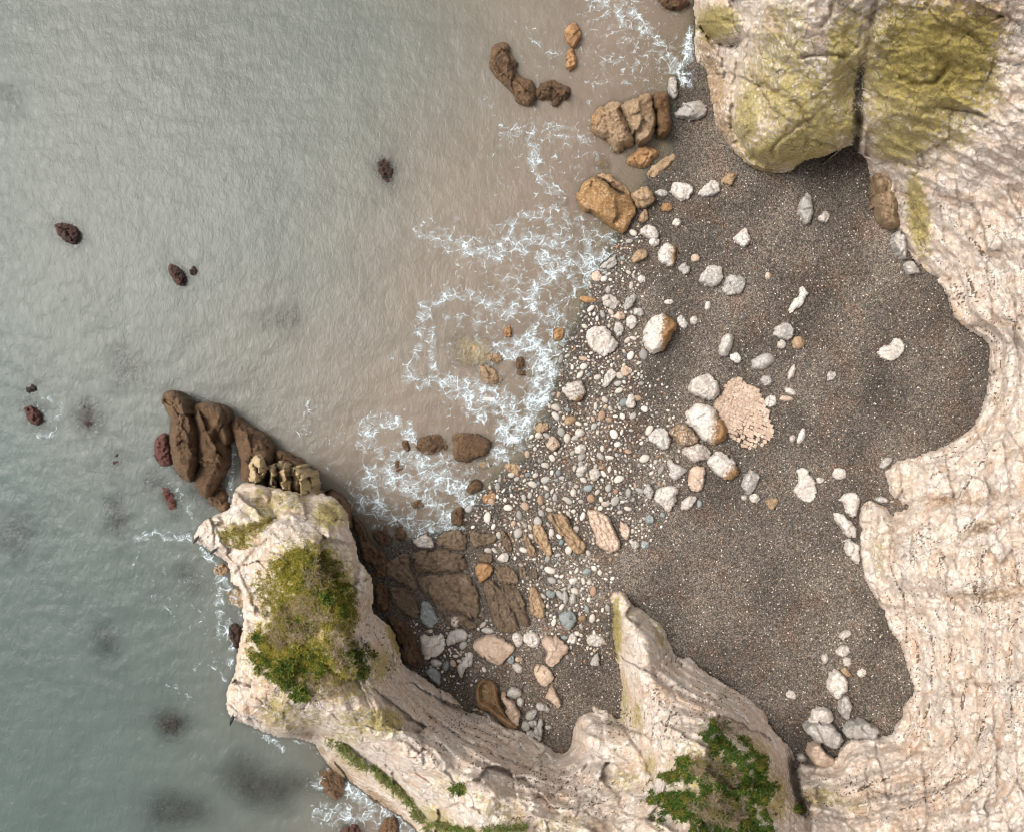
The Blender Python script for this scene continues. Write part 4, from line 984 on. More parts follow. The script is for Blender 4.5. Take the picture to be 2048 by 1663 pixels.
 ('m', 'blue', .9, 'block', 'heart shaped blue grey boulder near the spur tip', '220,1440 250,1400 320,1405 350,1450 320,1510 300,1540 270,1530', {}),
 ('m', 'tan', .45, 'round', 'beige kidney stone right of the heart shaped boulder', 'e380 1450 32 25 -10', {}),
 ('m', 'grey', .5, 'round', 'upright grey stone above the heart shaped boulder', 'e318 1320 25 45 8', {}),
 ('m', 'grey', .5, 'round', 'upright flat stone left of another above the heart shaped boulder', 'e268 1310 24 42', {}),
 ('m', 'blue', .4, 'block', 'bluish slab end of the brown rock shelf', 'e170 1290 35 28 10', {}),
 ('m', 'chalk', .4, 'round', 'white oval stone between the shelf and the spur tip', 'e320 1200 32 25 -25', {}),
 ('m', 'chalk', .35, 'round', 'small white stone nearest the spur tip', 'e430 1210 20 24', {}),
 ('c', 'chalk', .6, 'pit', 'white pitted cube at the end of the brown rock shelf', 'e440 205 52 60', {}),
 ('c', 'chalk', .9, 'block', 'broad pale boulder against the foot of the headland', '85,360 130,330 190,360 300,320 350,360 350,480 280,540 160,590 110,500', {'rust': (180, .4, .5)}),
 ('c', 'grey', .7, 'block', 'curved grey boulder next to the broad pale boulder', '350,370 400,300 530,275 560,310 560,390 470,410 380,440 355,430', {}),
 ('c', 'pink', 1.0, 'block', 'large pentagonal beige boulder with a rusty edge in the inner cove', '600,430 670,370 750,350 900,355 1020,450 1010,500 860,640 820,620 720,580', {'rust': (45, .55, .55), 'wfrac': .35}),
 ('c', 'chalk', .6, 'round', 'smooth white oval boulder beside the pentagonal boulder', 'e1050 375 54 76 -20', {}),
 ('c', 'chalk', .5, 'pit', 'coral like white rock between the oval boulder and the pale block', 'e1190 375 88 80 15', {}),
 ('c', 'pink', 1.0, 'bed', 'irregular pale block with a broken top in the inner cove', '1280,400 1330,350 1400,370 1430,330 1500,400 1550,460 1500,540 1410,650 1350,640 1310,570 1340,530', {'dirn': 45}),
 ('c', 'pink', .9, 'block', 'beige boulder below the irregular pale block', '1200,680 1240,630 1320,640 1410,730 1390,780 1320,845 1250,800', {}),
 ('c', 'pink', .8, 'block', 'long beige stone pointing down the inner cove', '1310,940 1390,840 1430,900 1475,980 1470,1030 1440,1055 1370,990', {}),
 ('c', 'grey', .6, 'block', 'bluish white wedge left of the long beige stone', '1230,1020 1270,990 1330,1010 1375,1080 1250,1080', {}),
 ('c', 'grey', .8, 'round', 'round grey boulder on top of the hollowed rock', 'e1020 900 77 62', {}),
 ('c', 'grey', .6, 'round', 'smaller grey stone tucked below the round grey boulder', 'e1075 990 42 52', {}),
 ('c', 'grey', .7, 'bed', 'crescent shaped grey slab lying on the inner cove shingle', '460,680 480,600 590,500 625,550 610,620 570,650 540,680 500,770 470,730', {'dirn': -55}),
 ('c', 'blue', .9, 'block', 'blue grey boulder under the headland wall', '140,690 200,650 270,670 300,740 290,830 200,780', {}),
 ('c', 'grey', .6, 'round', 'oval stone above the blue grey boulder', 'e255 610 65 40 15', {}),
 ('c', 'blue', .5, 'round', 'teal stone wedged by the oval stone', 'e350 640 36 56 15', {}),
 ('c', 'chalk', .5, 'round', 'pale smooth oval under the rusty edge of the pentagonal boulder', 'e1050 660 66 42 45', {}),
 ('c', 'blue', .45, 'block', 'teal stone under the rusty edge of the pentagonal boulder', 'e985 580 34 44', {}),
 ('c', 'grey', .7, 'block', 'pyramid shaped pale stone beside the spur', '1750,630 1780,560 1825,515 1850,560 1850,645', {}),
 ('c', 'pink', .45, 'block', 'tan striped wedge above the pale smooth oval', 'e1062 575 40 28', {}),
 ('c', 'grey', .6, 'block', 'knobbly pale stone below the round grey boulder', 'e1180 1120 72 44 -35', {}),
 ('c', 'grey', 1.0, 'bed', 'upright layered grey boulder at the headland foot', '1205,1280 1250,1180 1290,1170 1305,1280 1270,1380 1230,1360', {'dirn': 70}),
 ('c', 'grey', .7, 'block', 'lumpy grey stone left of the layered boulder', 'e1130 1230 45 50', {}),
 ('c', 'grey', .7, 'block', 'grey stone leaning between the lumpy and layered boulders', 'e1200 1200 48 38', {}),
 ('c', 'grey', .7, 'block', 'grey stone at the base below the lumpy stone', 'e1175 1310 44 46', {}),
 ('c', 'grey', .4, 'round', 'smooth small stone right of the layered boulder', 'e1350 1238 36 25 -5', {}),
 ('c', 'chalk', .5, 'pit', 'honeycombed white rock by the spur side', 'e1810 390 100 66 5', {}),
 ('c', 'chalk', .4, 'pit', 'smaller honeycombed white rock by the spur', 'e1590 375 44 50', {}),
 ('c', 'grey', .4, 'round', 'flat grey stone at the shelf end above the pentagonal boulder', 'e755 295 62 32 5', {}),
 ('w', 'grey', .7, 'block', 'grey stone at the tip of the upper wall buttress', '435,155 450,115 490,110 480,140 450,160', {}),
 ('w', 'chalk', .6, 'bed', 'split white stone below the upper wall buttress', '240,195 250,155 295,160 295,200 265,205', {'dirn': 90}),
 ('w', 'chalk', .6, 'block', 'pale lens stone, topmost of the chain of rocks in the lower bay', 'e295 845 29 16 -25', {}),
 ('w', 'chalk', .7, 'block', 'white block second from the top in the lower bay chain', 'e285 915 28 24', {}),
 ('w', 'chalk', .4, 'block', 'small white stone below the second block of the lower bay chain', 'e300 957 18 20', {}),
 ('w', 'chalk', .4, 'round', 'white stone standing left of the lower bay chain', 'e207 943 16 21', {}),
 ('w', 'chalk', .4, 'block', 'white wedge standing right of the lower bay chain', 'e360 1005 21 18 -25', {}),
 ('w', 'tan', .5, 'block', 'buff stone resting against the big white boulder of the lower bay', 'e295 1003 24 15 35', {}),
 ('w', 'chalk', 1.5, 'block', 'big smooth white boulder in the lower bay', '220,1060 235,1010 265,995 300,1030 300,1075 270,1115 235,1095', {}),
 ('w', 'grey', 1.1, 'block', 'grey faceted boulder below the big smooth white boulder', '270,1120 290,1090 325,1130 310,1190 290,1195 265,1165', {}),
 ('w', 'chalk', .3, 'block', 'ragged white chip alone in the lower bay', 'e68 1095 25 18 30', {}),
 ('w', 'chalk', 1.4, 'block', 'pale boulder leaning on the broad grey block in the corner', '145,1215 160,1165 200,1150 240,1160 243,1215 200,1225', {}),
 ('w', 'grey', 2.2, 'block', 'broad grey block in the shaded corner of the lower bay', '128,1240 150,1215 230,1215 290,1270 265,1320 210,1305 165,1290', {'wfrac': .45}),
 ('w', 'grey', 1.8, 'block', 'rounded grey boulder by the wall right of the broad block', '285,1245 320,1210 380,1200 430,1240 430,1285 340,1280 300,1275', {}),
 ('w', 'pink', 1.8, 'block', 'beige rock jammed between the broad block and the cliff', '135,1350 150,1310 185,1290 210,1330 250,1360 240,1405 170,1395', {}),
 ('w', 'grey', .9, 'round', 'small boulder in the corner by the dark cleft', 'e110 1355 21 19', {}),
 ('w', 'grey', .8, 'block', 'grey stone in the notch between two wall buttresses', 'e443 288 30 14 5', {}),
 ('w', 'chalk', 1.1, 'block', 'upper toe of white rock at the wall foot', '275,270 330,255 352,275 348,330 325,375 300,340', {}),
 ('w', 'chalk', 1.1, 'bed', 'middle toe of white rock at the wall foot', '250,340 270,335 335,395 340,450 300,440 265,390', {'dirn': 50}),
 ('w', 'chalk', 1.1, 'block', 'lower toe of white rock at the wall foot', '288,480 310,450 352,470 354,552 320,540', {}),
 ('r', 'chalk', .8, 'block', 'lone heart shaped white slab on the upper open shingle', '685,1020 720,970 780,950 800,915 840,920 875,980 840,1040 765,1075 720,1050', {'dark': .2}),
 ('r', 'grey', 1.0, 'block', 'white foot stone at the base of the algae streaked wall', '862,420 910,398 965,470 960,488 885,492', {}),
 ('r', 'grey', 1.6, 'bed', 'knobbly white rock rib at the base of the algae streaked wall', '790,250 820,195 872,240 885,330 880,400 815,352', {}),
 ('d', 'brown', 2.4, 'rug', 'brown grey rock pillar at the foot of the mossy cliff cleft', '1150,1020 1200,930 1260,960 1310,1040 1330,1180 1330,1330 1290,1340 1240,1345 1180,1290 1150,1200 1165,1100', {'rust': (180, .7, .4), 'mat2': 'tan'}),
 ('f', 'pink', .9, 'round', 'pale knob of rock at the very tip of the spur', 'e1238 1195 17 14 -10', {}),
 ('p', 'orange', 1.0, 'block', 'bright orange triangular boulder sitting on the brown shelf', '860,510 890,460 940,460 985,500 960,560 890,600', {'rust': .3}),
 ('p', 'chalk', .6, 'bed', 'pale striped cobble near the shelf joint', 'e1045 430 36 30 -20', {}),
]
for key, mat, h, form, label, pts, ex in BOULDERS:
    ex = dict(ex)
    if 'mat2' in ex: mat = ex.pop('mat2')
    poly = outline(key, pts)
    size = max(poly.max(0) - poly.min(0))
    if form == 'crumb':
        crumb_poly, crumb_label = poly, label
        continue
    rock('boulder' if size > 26 else 'stone', poly, mat, h * 0.92, label=label, cat='boulder' if size > 26 else 'stone', form=form, **ex)
# hollowed rock: a trough with a raised rim
hp = outline('c', '640,950 640,830 700,770 800,770 850,830 870,960 900,1060 1000,1180 1085,1262 930,1245 800,1095 670,1055')
hr = rock('hollowed_rock', hp, 'tan', 1.5, label='tan hollowed rock trough with a raised rim under the headland', cat='rock', form='round', rust=.5, sp=1.3)
me = hr.data
nv = len(me.vertices)
co = np.zeros(nv * 3, np.float32); me.vertices.foreach_get('co', co); co = co.reshape(-1, 3)
wx_, wy_, wz_ = co[:, 0] + hr.location.x, co[:, 1] + hr.location.y, co[:, 2] + hr.location.z
kk = H / (H - wz_)
hx, hy = wx_ * kk * PX + CX, CY - wy_ * kk * PX
inner_p = outline('c', '668,950 665,850 715,795 790,800 815,850 830,960 870,1070 960,1180 1000,1215 880,1140 760,1040 690,1010')
dd = poly_sdf(hx, hy, inner_p)
top_ = wz_ > hr.location.z - 0.4
co[:, 2] -= np.where(top_, 1.15 * sstep(-1.0, 4.0, dd) * np.clip((wz_ - hr.location.z) / 1.0, 0, 1), 0).astype(np.float32)
me.vertices.foreach_set('co', co.ravel()); me.update()
rock('boulder', outline('c', '900,900 950,940 1020,980 1060,1060 1075,1180 1050,1230 960,1165 930,1050 870,940'), 'pink', 1.1, label='pale ribbed rock leaning on the side of the hollowed trough', cat='boulder', form='bed', rust=(200, .5, .3), dirn=60)
# the crumbling slab: a low bed of chalk with its loose cubes lying as they broke
crumb = rock('crumbling_slab', crumb_poly, 'pink', .36, label=crumb_label, cat='slab', form='crumb', rust=.2, sp=1.7)
def chunk_mesh(seed):
    import bmesh
    bm = bmesh.new(); bmesh.ops.create_cube(bm, size=2.0)
    bmesh.ops.bevel(bm, geom=bm.edges[:], offset=.28, segments=1, affect='EDGES')
    r_ = np.random.default_rng(seed)
    for v in bm.verts: v.co = np.array(v.co) * r_.uniform(.8, 1.05, 3) + r_.uniform(-.1, .1, 3)
    me_ = bpy.data.meshes.new('chunk'); bm.to_mesh(me_); bm.free(); me_.materials.append(M['pink'])
    return me_
cm_ = [chunk_mesh(i) for i in range(5)]
cr_ = np.random.default_rng(21)
c0 = crumb_poly.mean(0); ca, sa = math.cos(math.radians(22)), math.sin(math.radians(22))
hgt_ = crumb_poly[:, 1].max() - crumb_poly[:, 1].min()
for iu in range(-13, 14):
    for iv in range(-14, 15):
        u = (iu + (iv % 2) * .3) * 7.2 + cr_.uniform(-1, 1); v = iv * 8.0 + cr_.uniform(-1, 1)
        x_, y_ = c0[0] + u * ca - v * sa, c0[1] + u * sa + v * ca
        d_ = float(poly_sdf(np.float32([x_]), np.float32([y_]), crumb_poly)[0])
        low_ = (y_ - crumb_poly[:, 1].min()) / hgt_
        if d_ < 1.5 or cr_.uniform() < max(0, low_ - .6) * 1.2: continue
        zc = float(beach_z(np.float32(x_), np.float32(y_))) + .24 * (1 - .6 * low_)
        o = bpy.data.objects.new('chunk', cm_[cr_.integers(5)]); COL.objects.link(o)
        k_ = (H - zc) / H / PX * (1.1 - .35 * low_)
        o.scale = (4.3 * k_ * cr_.uniform(.85, 1.3), 4.6 * k_ * cr_.uniform(.85, 1.3), 3.4 * k_ * cr_.uniform(.8, 1.3) * (1.1 - .5 * low_))
        o.rotation_euler = (cr_.normal(0, .12), cr_.normal(0, .12), math.radians(-22) + cr_.normal(0, .14))
        o.parent = crumb; o.location = Vector(world_xyz(x_, y_, zc)) - crumb.location
print('boulders', round(time.time() - T0, 1))
# ------------------------------------------------------------------ rocks in and by the sea
SEA = [  # key, make, top height, form, label, outline, extras (base = height of the rim)
 ('a', 'brown', 1.3, 'crag', 'long pitted brown sea rock, the upright arm of the hooked pair', '270,300 380,280 410,350 440,400 435,480 480,510 550,540 560,620 570,680 510,700 450,660 400,600 330,550 290,480 255,410', {}),
 ('a', 'brown', 1.0, 'crag', 'jagged brown sea rock, the hooked end of the pair', '570,580 680,530 750,570 800,570 800,620 740,680 710,720 670,700 690,660 600,670 565,640', {}),
 ('a', 'orange', 1.1, 'block', 'pointed orange rock standing in the water', '765,190 830,145 870,190 880,240 850,290 815,315 780,280 760,220', {'dark': (0, .5, .3)}),
 ('a', 'orange', .8, 'pit', 'narrow orange rock just below the pointed orange rock', '780,330 825,320 840,380 845,440 800,475 765,445 780,380', {}),
 ('a', 'orange', .25, 'round', 'drowned orange rock left of the narrow orange rock', 'e690 410 34 28', {'base': -.3}),
 ('a', 'tan', .22, 'round', 'drowned tan rock below the hooked brown rocks', 'e850 690 55 48', {'base': -.38}),
 ('a', 'tan', 1.7, 'pit', 'honeycombed brown rock of the big trio at the shore', '960,740 1060,680 1140,670 1170,780 1230,920 1220,970 1100,1005 1040,930 960,890 930,820', {'rust': (200, .5, .4)}),
 ('a', 'tan', 2.6, 'block', 'tall grey brown wedge rock in the middle of the big trio', '1140,690 1230,640 1345,615 1360,720 1370,850 1330,920 1250,950 1200,860 1170,780', {'dark': (0, .35, .4), 'wfrac': .5}),
 ('a', 'brown', 2.2, 'pit', 'dark holed rock on the landward side of the big trio', '1345,610 1450,610 1470,720 1485,850 1450,910 1400,925 1372,850 1357,700', {'rust': .45}),
 ('a', 'orange', .7, 'rug', 'orange rubble rock just below the big trio', '1230,990 1330,970 1400,1000 1380,1060 1330,1100 1290,1130 1200,1110 1170,1070', {}),
 ('a', 'tan', .6, 'bed', 'tan tongue of rock below the orange rubble', '1300,1160 1400,1060 1490,1020 1505,1050 1440,1130 1340,1190', {'dirn': -35}),
 ('a', 'orange', .3, 'round', 'drowned orange slab below the tall wedge rock', 'e1000 1080 60 40 20', {'base': -.3}),
 ('a', 'orange', .4, 'round', 'drowned pinkish rock seaward of the ochre boulder', 'e745 1340 55 40 -15', {'base': -.42}),
 ('a', 'orange', .35, 'round', 'drowned orange patch far out from the ochre boulder', 'e520 1315 45 28 0', {'base': -.5}),
 ('a', 'brown', 1.0, 'crag', 'brown rock at the top edge beside the mossy cliff', '1380,-40 1560,-40 1600,10 1590,40 1500,60 1440,50 1400,20', {'rust': .3}),
 ('s', 'tan', .12, 'crag', 'wide tan slab awash inside the ring of foam', '650,400 690,370 800,350 900,380 960,460 970,510 900,560 780,580 700,575 655,520', {'base': -.2, 'rimh': .1}),
 ('s', 'tan', .45, 'crag', 'tan rock at the right corner of the wide tan slab', 'e960 520 52 42 15', {}),
 ('s', 'tan', .55, 'crag', 'rough tan rock below the wide tan slab', '850,580 920,560 1000,620 1020,670 960,700 890,680', {}),
 ('s', 'orange', .4, 'rug', 'small orange rock in the foam above the wide tan slab', 'e1052 345 34 46', {}),
 ('s', 'brown', .45, 'pit', 'brown knobbly rock in the foam centre', 'e1130 550 34 48', {}),
 ('s', 'brown', .45, 'pit', 'small brown rock just below the knobbly one', 'e1145 617 36 22', {}),
 ('s', 'brown', .5, 'crag', 'low brown rock left of the cracked brown rock in the surf', '430,1080 520,1020 600,1020 650,1080 650,1130 560,1160 460,1150', {}),
 ('s', 'brown', 1.0, 'bed', 'cracked brown rock in the surf with a cleft along it', '680,1050 720,1010 830,1020 945,1060 940,1110 880,1170 770,1210 700,1190 690,1110', {'dirn': 12}),
 ('s', 'brown', .8, 'block', 'wedge shaped brown rock where the surf meets the pebbles', '770,1390 830,1310 880,1350 880,1390 800,1430', {}),
 ('s', 'tan', .6, 'bed', 'tan block in the wash above the pink white boulder', '1225,980 1260,945 1325,945 1325,1000 1250,1025', {}),
 ('s', 'tan', .3, 'crag', 'tan rock awash below the milky backwash', '1020,1230 1090,1210 1140,1240 1130,1310 1060,1280', {'base': -.1}),
 ('s', 'tan', .25, 'round', 'drowned tan rock below the cracked brown rock', 'e890 1230 52 40', {'base': -.2}),
 ('s', 'brown', .4, 'crag', 'brown rock in the foam left of the low brown rock', 'e370 1100 30 46 -20', {}),
 ('s', 'orange', .25, 'round', 'drowned sandy orange slab at the lower end of the surf', 'e945 1460 62 52 15', {'base': -.12}),
 ('s', 'brown', .9, 'bed', 'upright brown block at the top end of the rock shelf', '670,1620 690,1520 740,1500 755,1560 745,1630', {'dirn': 100}),
 ('s', 'brown', .4, 'pit', 'brown rock in the lower surf', 'e455 1490 46 34', {}),
 ('s', 'brown', .35, 'pit', 'brown streak of rock in the lower surf by the headland', 'e320 1235 28 48 -15', {}),
 ('s', 'pink', .25, 'round', 'drowned pale slab in the foam below the rough tan rock', 'e910 790 50 32', {'base': -.2}),
 ('s', 'pink', .2, 'round', 'drowned pink slab in the inner foam', 'e975 890 32 36', {'base': -.2}),
 ('s', 'pink', .25, 'round', 'drowned pink rock at the upper foam edge', 'e945 50 50 40', {'base': -.3}),
 ('s', 'tan', .2, 'round', 'drowned ochre slab under the calm water behind the foam', 'e600 850 130 36 2', {'base': -.55}),
 ('s', 'tan', .2, 'round', 'drowned slab beside the headland in the muddy water', 'e60 1230 90 70 20', {'base': -.6}),
 ('t', 'weed', .5, 'rug', 'lone black weedy rock far from shore', 'e1755 780 50 70 -20', {'base': -.5}),
 ('t', 'weed', .7, 'rug', 'dark maroon weedy rock nearest the left edge', '240,1015 290,1005 360,1030 375,1080 345,1125 290,1105 255,1070', {'base': -.3, 'rust': .4}),
 ('t', 'weed', .6, 'rug', 'long dark weedy rock, the larger of a close pair', 'e808 1255 66 36 56', {'base': -.3, 'rust': .4}),
 ('t', 'weed', .4, 'rug', 'small dark weedy rock, the smaller of a close pair', 'e878 1235 24 30', {'base': -.4}),
 ('l', 'weed', .7, 'rug', 'brown topped weedy rock ringed by a curl of foam', '120,320 170,290 230,340 245,400 200,435 150,400 135,360', {'base': -.4, 'rust': .7}),
 ('l', 'weed', .3, 'rug', 'purple weed covered rock just under the water', 'e490 370 72 86 -10', {'base': -.6, 'rust': .45}),
 ('l', 'weed', .3, 'rug', 'small purple weedy rock between the purple one and the brown sea stack', 'e640 605 30 48 20', {'base': -.45, 'rust': .4}),
 ('l', 'weed', .6, 'rug', 'pink mottled weedy ledge against the brown sea stack', '850,500 880,460 930,450 950,560 960,640 900,650 850,600', {'base': -.2, 'rust': .75}),
 ('l', 'weed', .35, 'rug', 'long purple red weedy rock below the brown sea stack', 'e940 825 38 78 -22', {'base': -.3, 'rust': .8}),
 ('l', 'weed', .3, 'rug', 'drowned dark weed patch beside the curled foam', 'e170 220 50 40', {'base': -.75}),
 ('l', 'weed', .6, 'rug', 'large drowned dark reef below the long foam line', 'e1040 1270 60 120 -25', {'base': -1.45}),
 ('l', 'weed', .4, 'rug', 'drowned dark reef at the left border', 'e90 1020 110 170 10', {'base': -1.35}),
 ('l', 'weed', .4, 'rug', 'drowned dark patch below the small purple weedy rock', 'e650 900 60 180 -8', {'base': -1.1}),
 ('l', 'weed', .4, 'rug', 'drowned dark patch beside the long purple red rock', 'e830 720 44 70', {'base': -1.1}),
 ('l', 'tan', .5, 'crag', 'pinkish ledge awash below the headland beak', 'e1225 1215 46 40', {'base': -.3}),
 ('l', 'tan', .4, 'crag', 'flat tan ledge awash beside the headland waist', '1240,1330 1300,1310 1370,1330 1380,1440 1300,1440 1250,1390', {'base': -.35}),
 ('l', 'weed', .5, 'rug', 'dark weedy ledge at the headland foot in the foam', '1260,1520 1310,1500 1345,1540 1335,1650 1290,1660 1270,1600', {'base': -.3}),
 ('f', 'weed', .4, 'rug', 'drowned dark reef in the lower left water', 'e342 1450 34 32', {'base': -1.0}),
 ('f', 'weed', .4, 'rug', 'drowned dark oval reef left of the headland', 'e215 1285 26 44 -10', {'base': -1.2}),
 ('f', 'weed', .5, 'rug', 'wide drowned reef below the headland near the lower border', 'e530 1570 84 50 25', {'base': -1.25}),
 ('f', 'weed', .4, 'rug', 'drowned reef on the lower border', 'e360 1625 70 46', {'base': -1.2}),
 ('f', 'weed', .3, 'rug', 'faint drowned reef in open water above the sea stack', 'e560 640 50 40', {'base': -1.2}),
 ('f', 'weed', .3, 'rug', 'faint drowned reef at the upper left border', 'e15 195 34 50', {'base': -1.3}),
 ('f', 'tan', .4, 'rug', 'pinkish drowned slab in calm water above the sea stack', 'e508 750 18 26 35', {'base': -.62}),
 ('f', 'weed', .3, 'rug', 'faint drowned reef left of the sea stack in open water', 'e250 735 50 44', {'base': -1.3}),
 ('f', 'brown', .7, 'pit', 'brown sea rock on the lower border below the headland', '765,1640 790,1630 800,1650 790,1680 768,1680 755,1660', {}),
 ('f', 'weed', .5, 'pit', 'maroon weedy rock on the lower border', '690,1652 712,1645 722,1660 718,1690 690,1690 680,1670', {'rust': .5}),
 ('f', 'brown', .5, 'crag', 'brown shelf rock at the seaward headland foot', '640,1540 668,1530 695,1560 692,1590 672,1608 650,1590 636,1566', {'base': -.25}),
 ('f', 'brown', .5, 'crag', 'low brown rock beside the milky pool below the headland', '742,1578 760,1584 770,1600 752,1606 738,1594', {'base': -.15}),
 # the brown sea stack off the headland
 ('k', 'brown', 3.4, 'crag', 'long brown sea stack lobe with a knob at its end', '120,260 160,220 230,195 300,230 350,290 380,350 400,420 440,480 490,640 500,780 490,930 450,1060 430,1180 330,1110 250,1010 220,900 200,780 200,640 220,500 190,450 140,370', {'dirn': 75, 'rimh': .5}),
 ('k', 'brown', 3.0, 'crag', 'broad brown sea stack lobe split by clefts', '450,350 540,315 640,320 700,350 780,400 810,480 830,700 770,760 720,700 690,660 690,700 770,790 780,900 760,1060 690,1130 600,1290 560,1300 430,1190 450,1060 500,920 500,780 490,640 440,480', {'dirn': 70, 'rimh': .5}),
 ('k', 'brown', 2.6, 'crag', 'brown wet rock between the sea stack and the algae columns', '860,470 900,450 950,520 1050,590 1150,630 1230,720 1250,820 1260,930 1220,1000 1200,1100 1030,1150 930,1140 930,950 850,700 815,600 830,520', {'dirn': 70, 'rimh': .5}),
 ('k', 'brown', .7, 'crag', 'sloping reddish brown ledge between the sea stack and the headland', '600,1290 720,1160 790,1250 815,1400 760,1480 570,1330', {}),
 ('k', 'brown', 1.8, 'crag', 'dark wet foot of rock along the muddy side of the headland', '1265,840 1300,800 1400,830 1560,930 1680,1050 1750,1190 1790,1270 1850,1230 1980,1330 2050,1450 2060,1640 1960,1560 1700,1320 1500,1150 1300,1000', {'dirn': 40}),
 ('k', 'pink', 5.6, 'crag', 'leftmost yellow green algae column at the headland end', '1030,880 1120,830 1200,900 1205,1100 1185,1215 1020,1190 1010,1000', {'moss': .5, 'dirn': 85}),
 ('k', 'pink', 5.4, 'crag', 'slimmest yellow green algae column at the headland end', '1212,985 1285,930 1302,1100 1312,1250 1195,1245', {'moss': .5, 'dirn': 85}),
 ('k', 'pink', 5.8, 'crag', 'third yellow green algae column from the sea stack', '1296,925 1350,895 1425,1000 1452,1100 1455,1270 1310,1260', {'moss': .5, 'dirn': 85}),
 ('k', 'pink', 5.6, 'crag', 'broadest yellow green algae column at the headland end', '1432,1000 1560,960 1640,1050 1690,1130 1705,1250 1745,1310 1640,1370 1455,1290', {'moss': .52, 'dirn': 85}),
]
for key, mat, top, form, label, pts, ex in SEA:
    ex = dict(ex)
    base = ex.pop('base', -0.22)
    if 'drowned' in label and mat == 'weed':
        ex['wfrac'] = 1.0; base += .42
    nm = 'drowned_rock' if 'drowned' in label else 'weedy_rock' if mat == 'weed' else 'rock_column' if 'column' in label else 'sea_rock'
    pl_ = outline(key, pts, .36 if 'drowned' in label else .13)
    if 'drowned' in label and mat == 'weed': pl_ = pl_.mean(0) + (pl_ - pl_.mean(0)) * 1.25
    o_ = rock(nm, pl_, mat, top if base >= -0.22 else max(top, 0.1), r0=base, label=label, cat='rock', form=form, sink=2.2, **ex)
    if (nm == 'weedy_rock' and 'ledge' not in label) or 'sea stack lobe' in label:
        pl = outline(key, pts); c_ = pl.mean(0)
        grow = 1.22 if 'lobe' in label else 1.75
        rock('seaweed', c_ + (pl - c_) * grow * (1 + 0.16 * np.sin(np.arange(len(pl)) * 2.4))[:, None], 'weed', .46, r0=-.62, parent=o_, form='rug', wfrac=1.0, sink=1.5, sp=2.4)
# ------------------------------------------------------------------ the brown rock shelf, jointed into slabs
shelf_poly = outline('p', '70,150 180,250 230,330 300,400 430,390 600,330 680,255 1010,275 1100,340 1060,440 1150,520 1220,610 1330,720 1330,830 1160,905 1000,930 900,870 800,900 640,860 600,900 540,1090 540,1165 400,1095 360,930 290,800 230,750 215,580 130,460 110,330')
shelf = rock('rock_shelf', shelf_poly, 'slab', .02, r0='follow-0.06', label='wet brown rock shelf of jointed slabs at the foot of the headland', cat='rock shelf', form='flat', sp=2.6, dark=.45, kind='structure')
SLABS = [
 ('620,310 680,260 790,250 818,380 740,382 612,350', .5, 5, 'slab'), ('455,410 520,380 650,380 800,422 826,508 700,528 492,540 456,480', .62, 8, 'slab'),
 ('494,562 700,540 832,524 868,620 905,750 886,848 800,782 720,762 622,768 572,680 524,620', .6, 40, 'slab'), ('300,450 436,394 446,500 476,556 494,636 420,616 330,556 292,520', .65, 30, 'slab'),
 ('300,604 400,626 486,684 506,760 496,826 420,798 332,720', .7, 38, 'slab'), ('522,700 580,724 636,838 580,886 514,840', .5, 50, 'blue'), ('824,254 920,268 1006,284 1006,328 880,366 834,340', .42, 10, 'slab'),
 ('864,392 968,402 986,468 892,458', .3, 80, 'slab'), ('984,492 1080,478 1136,530 1146,598 1070,606 1004,580', .45, 60, 'slab'), ('914,594 978,574 1056,662 1146,860 1156,898 1004,916 964,780', .5, 62, 'slab'),
 ('1014,594 1148,612 1186,720 1214,858 1164,866 1084,740 1034,640', .5, 62, 'slab'), ('1204,612 1258,622 1316,720 1318,800 1280,828 1232,798 1204,700', .5, 70, 'tan'), ('644,792 776,792 890,864 832,896 788,852 700,866', .4, 40, 'slab'),
 ('300,792 418,850 478,920 498,1000 536,1090 528,1158 402,1092 384,1000 342,900', .95, 60, 'brown'), ('224,594 296,604 316,720 290,786 234,758', .8, 60, 'brown'), ('70,158 110,172 178,252 198,330 296,434 292,556 224,572 222,480 142,458 122,330', 1.0, 50, 'brown'),
 ('1024,252 1058,270 1106,350 1098,408 1052,370', .4, 64, 'slab'), ('1140,482 1178,490 1198,558 1160,572', .25, 75, 'slab'), ('1204,502 1258,502 1268,566 1216,562', .25, 75, 'slab'), ('210,250 290,230 330,300 330,350 260,360 210,310', .5, 40, 'brown'), ('345,190 400,200 425,300 400,335 350,300', .5, 60, 'brown')]
for pts, h_, dr, mt in SLABS:
    rock('slab', outline('p', pts), mt, h_ * .8, r0='follow-0.04', parent=shelf, form='slab', dirn=dr, sink=.5, sp=1.7, rust=.25 if mt == 'slab' else None)
# free fluted slabs in the pebbles
for key, pts, h_, dr, mt, lb in (
 ('m', '410,740 470,735 540,750 590,830 640,960 645,1000 600,1020 530,1010 480,950 440,850', .8, 62, 'pink', 'largest pale fluted slab lying in the pebbles'),
 ('m', '155,765 270,755 320,850 360,920 405,960 390,1020 340,1030 300,980 250,900 190,830', .65, 58, 'tan', 'second largest fluted slab, broken near its lower end'),
 ('m', '45,830 110,820 150,900 185,1020 140,1040 90,970', .45, 68, 'tan', 'third fluted slab, split lengthwise in the pebbles'),
 ('p', '1170,290 1200,280 1260,400 1250,440 1200,410', .4, 66, 'tan', 'thin fluted slab next to the split one, nearest the brown shelf'),
 ('p', '450,330 500,290 570,285 610,340 590,370 520,372', .5, 10, 'chalk', 'pale foam washed boulder on the seaward edge of the brown shelf')):
    rock('fluted_slab' if 'fluted' in lb else 'boulder', outline(key, pts), mt, h_, label=lb, cat='slab' if 'fluted' in lb else 'boulder', form='slab', dirn=dr, sp=1.5)
print('sea rocks', round(time.time() - T0, 1))
